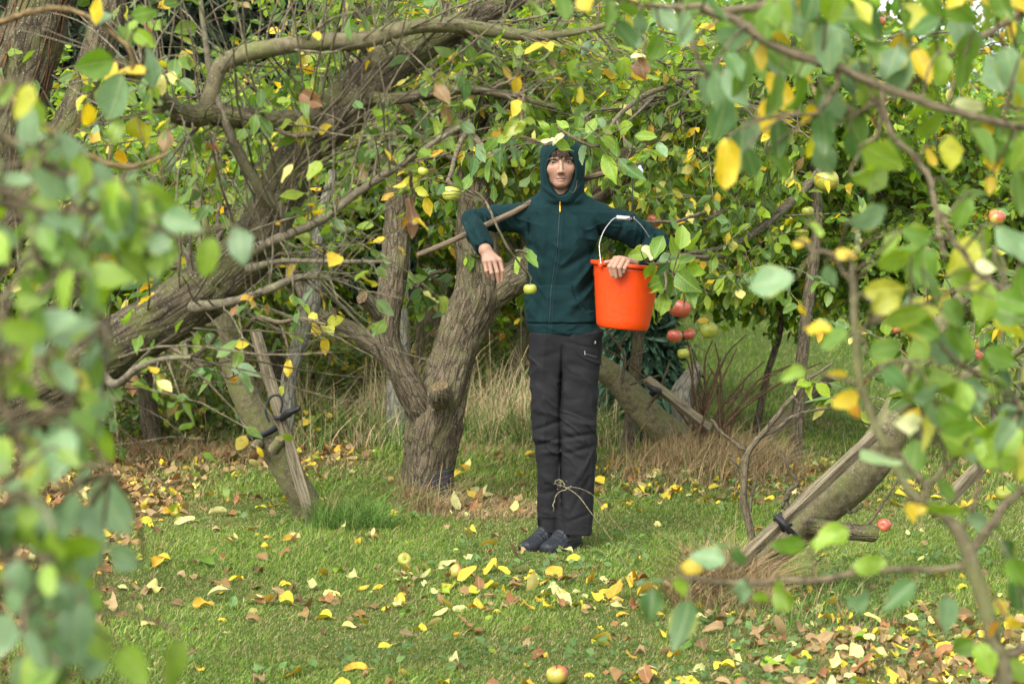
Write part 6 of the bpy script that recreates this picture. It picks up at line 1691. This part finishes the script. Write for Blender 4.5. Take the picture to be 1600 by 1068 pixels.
rows = [(1205, 440, 72, 190, 'p'), (1300, 430, 46, -60, 'p'), (1400, 405, 70, 10, 'l'), (1415, 420, 60, -100, 'l'), (1275, 360, 34, -60, 'l'), (1250, 378, 36, 170, 'Y'), (1320, 395, 34, 10, 'Y'), (1337, 375, 36, 90, 'w'), (1280, 515, 56, 160, 'Y'), (1300, 530, 60, 200, 'g'), (1440, 510, 80, -30, 'g'), (1470, 545, 80, -40, 'p'), (1415, 490, 70, 20, 'l'), (1500, 530, 70, -60, 'g'),
        (1308, 585, 34, 0, 'Y'), (1325, 625, 46, -140, 'Y'), (1240, 585, 44, 190, 'l'), (1418, 662, 50, 170, 'w'), (1425, 655, 40, 0, 'Y'), (1562, 692, 46, 0, 'y'), (1538, 475, 70, -95, 'l'), (1540, 415, 36, 0, 'w'), (1590, 485, 40, -20, 'o'), (1360, 340, 70, 10, 'p'), (1335, 640, 30, -60, 'o'),
        (1297, 840, 66, 30, 'l'), (1232, 852, 56, 190, 'g'), (1155, 872, 40, -60, 'd'), (1105, 870, 60, 170, 'p'), (1160, 925, 46, -100, 'p'), (1225, 930, 56, -75, 'l'), (1070, 975, 84, -100, 'd'), (1018, 945, 56, -100, 'd'), (1015, 905, 50, 190, 'p'), (1080, 885, 40, 0, 'Y'), (1190, 935, 36, -50, 'l'), (1065, 915, 40, -80, 'l'), (1130, 855, 40, 180, 'p'), (1360, 882, 60, 10, 'l'), (1340, 935, 50, -130, 'p'), (1405, 930, 70, -140, 'd'), (1480, 960, 60, -90, 'p'),
        (1475, 765, 50, 140, 'g'), (1475, 795, 60, -20, 'l'), (1525, 815, 46, 160, 'p'), (1575, 870, 60, -80, 'd'), (1590, 930, 60, -80, 'd'), (1565, 950, 36, -60, 'Y'), (1585, 975, 36, -40, 'Y'), (1555, 985, 40, -60, 'o'), (1590, 895, 60, -60, 'g'), (1540, 1030, 60, -60, 'l'), (1590, 1045, 50, -40, 'l'), (1500, 1010, 60, 200, 'g'), (1425, 800, 34, -60, 'Y'), (1435, 795, 30, 0, 'Y'),
        (1468, 645, 70, -50, 'g'), (1440, 600, 70, -60, 'g'), (1385, 545, 66, 10, 'g'), (1490, 690, 70, -40, 'l'), (1520, 620, 60, -60, 'p'), (1560, 560, 70, -20, 'g'), (1400, 590, 60, -40, 'd'), (1575, 600, 60, -60, 'd')]
rows += rand_rows(52, (1370, 1610), (330, 720), (52, 78), 'gglllpyg', (3.6, 4.0), (-50, 50))
placed(tI, 'crown', BI, rows, 3.7, prof='near', jit=.06, petiole=.0015)

# ------------------------------------------------------------------ fallen leaves
GA_ = 'fallen leaves on the lawn'
def fallen_cols(n, brown):
    u = rng.random(n)
    y = YELLOWS[rng.integers(0, 5, n)]; b = BROWNS[rng.integers(0, 5, n)]; w = np.array([[.42, .42, .16]]) * np.ones((n, 1)); gcol = GREENS[rng.integers(0, 6, n)] * 1.2
    c = np.where((u < brown)[:, None], b, np.where((u < brown + (1 - brown) * .68)[:, None], y, np.where((u < brown + (1 - brown) * .88)[:, None], w, gcol)))
    return c * rng.uniform(.75, 1.15, (n, 1)), (u < brown)
def lying(n):
    az = rng.random(n) * 2 * pi
    D = np.stack([np.cos(az), np.sin(az), rng.normal(.05, .22, n)], 1)
    Nn = np.stack([rng.normal(0, .38, n), rng.normal(-.25, .38, n), np.ones(n)], 1)
    return D, Nn
# the ones that can be counted
cand = []
x, y = inview(9000, 7.35, 14.5, -.05)
d = litter_density(x, y)
cl = fbm(np.stack([x, y, 0 * x], 1) * 1.1 + 7, 2)
band_ = np.exp(-((y - 9.3) / .75) ** 2) * np.exp(-((x - .05) / .75) ** 2) * 1.5 + np.exp(-((y - 12.3) / .6) ** 2) * (x > .1) * .8 + .16
keep = (rng.random(9000) < band_ * .12 * (1 + cl)) & (d < .5) & (((x - PO[0] + .02) ** 2 + (y - PY) ** 2) > .05)
x, y = x[keep], y[keep]
o = rng.permutation(len(y))[:290]; x, y = x[o], y[o]
n = len(x); cc, isb = fallen_cols(n, .2)
D, Nn = lying(n); Ls = rng.uniform(.05, .095, n)
for k in range(n):
    c = cc[k]; s = c[0] / max(c[1], 1e-3)
    if isb[k]: lab, grp = 'curled brown apple leaf fallen on the short grass', 'brown fallen leaves'
    elif c[1] > c[0] * 1.15: lab, grp = 'green apple leaf fallen on the short grass', 'green fallen leaves'
    elif c[2] > .12: lab, grp = 'pale cream apple leaf fallen on the short grass', 'pale fallen leaves'
    else: lab, grp = 'yellow apple leaf fallen on the short grass', 'yellow fallen leaves'
    z = gheight(x[k], y[k]) + .011
    g = G()
    leaves(g, [(x[k], y[k], z)], [D[k]], [Nn[k]], Ls[k], Ls[k] * rng.uniform(.5, .75), c, 'near', .35, .45, .12, stalk=.3)
    solo('fallen_leaf', g, M_FALLEN, (x[k], y[k], z), lab, 'leaf', grp)
# the rest
n = 26000
x, y = inview(n, 7.2, 17.5, .2, 1.2)
d = litter_density(x, y)
keep = rng.random(n) < (.014 + .05 * np.exp(-((y - 9.3) / .7) ** 2) * (np.abs(x - .1) < 1.1) * 1.6 + .12 * np.exp(-((y - 12.2) / .5) ** 2) * (x > .1) * (x < 2.) + .72 * d ** 1.5 * np.where((y > 13.3) & (x > 0), .5, np.where((x < -1.1) & (y > 11.5), 2.2, 1.25)))
x, y, d = x[keep], y[keep], d[keep]; n = len(x)
bro = np.where(x < -1.2, .88, np.where(x > .45, .55, .6))
cc, isb = fallen_cols(n, bro)
D, Nn = lying(n); Ls = rng.uniform(.03, .075, n)
g = G(); leaves(g, np.stack([x, y, gheight(x, y) + rng.uniform(.0, .022, n)], 1), D, Nn, Ls, Ls * rng.uniform(.45, .75, n), cc, 'mid', .45, .5, .15)
tag(g.build('leaf_litter', M_FALLEN), 'brown and yellow leaf litter lying thickly at the edges of the lawn', 'leaf litter', kind='stuff')
# low weeds in the lawn
g = G(); n = 1300
x, y = inview(n * 5, 7.2, 13, .1); cl = fbm(np.stack([x, y, 0 * x], 1) * 1.5 + 2, 2); keep = (cl > .25) | ((x > .5) & (y < 9.2) & (rng.random(len(x)) < .5)); x, y = x[keep][:n], y[keep][:n]; n = len(x)
D, Nn = lying(n); Ls = rng.uniform(.018, .04, n)
leaves(g, np.stack([x, y, gheight(x, y) + rng.uniform(.01, .035, n)], 1), D + np.array([0, 0, .3]), Nn, Ls, Ls * .75, np.array([[.075, .14, .035]]) * rng.uniform(.7, 1.6, (n, 1)), 'far', .3, .3, .1)
tag(g.build('lawn_weeds', M_LEAF), 'low broad-leaved weeds growing in the lawn', 'weeds', kind='stuff')
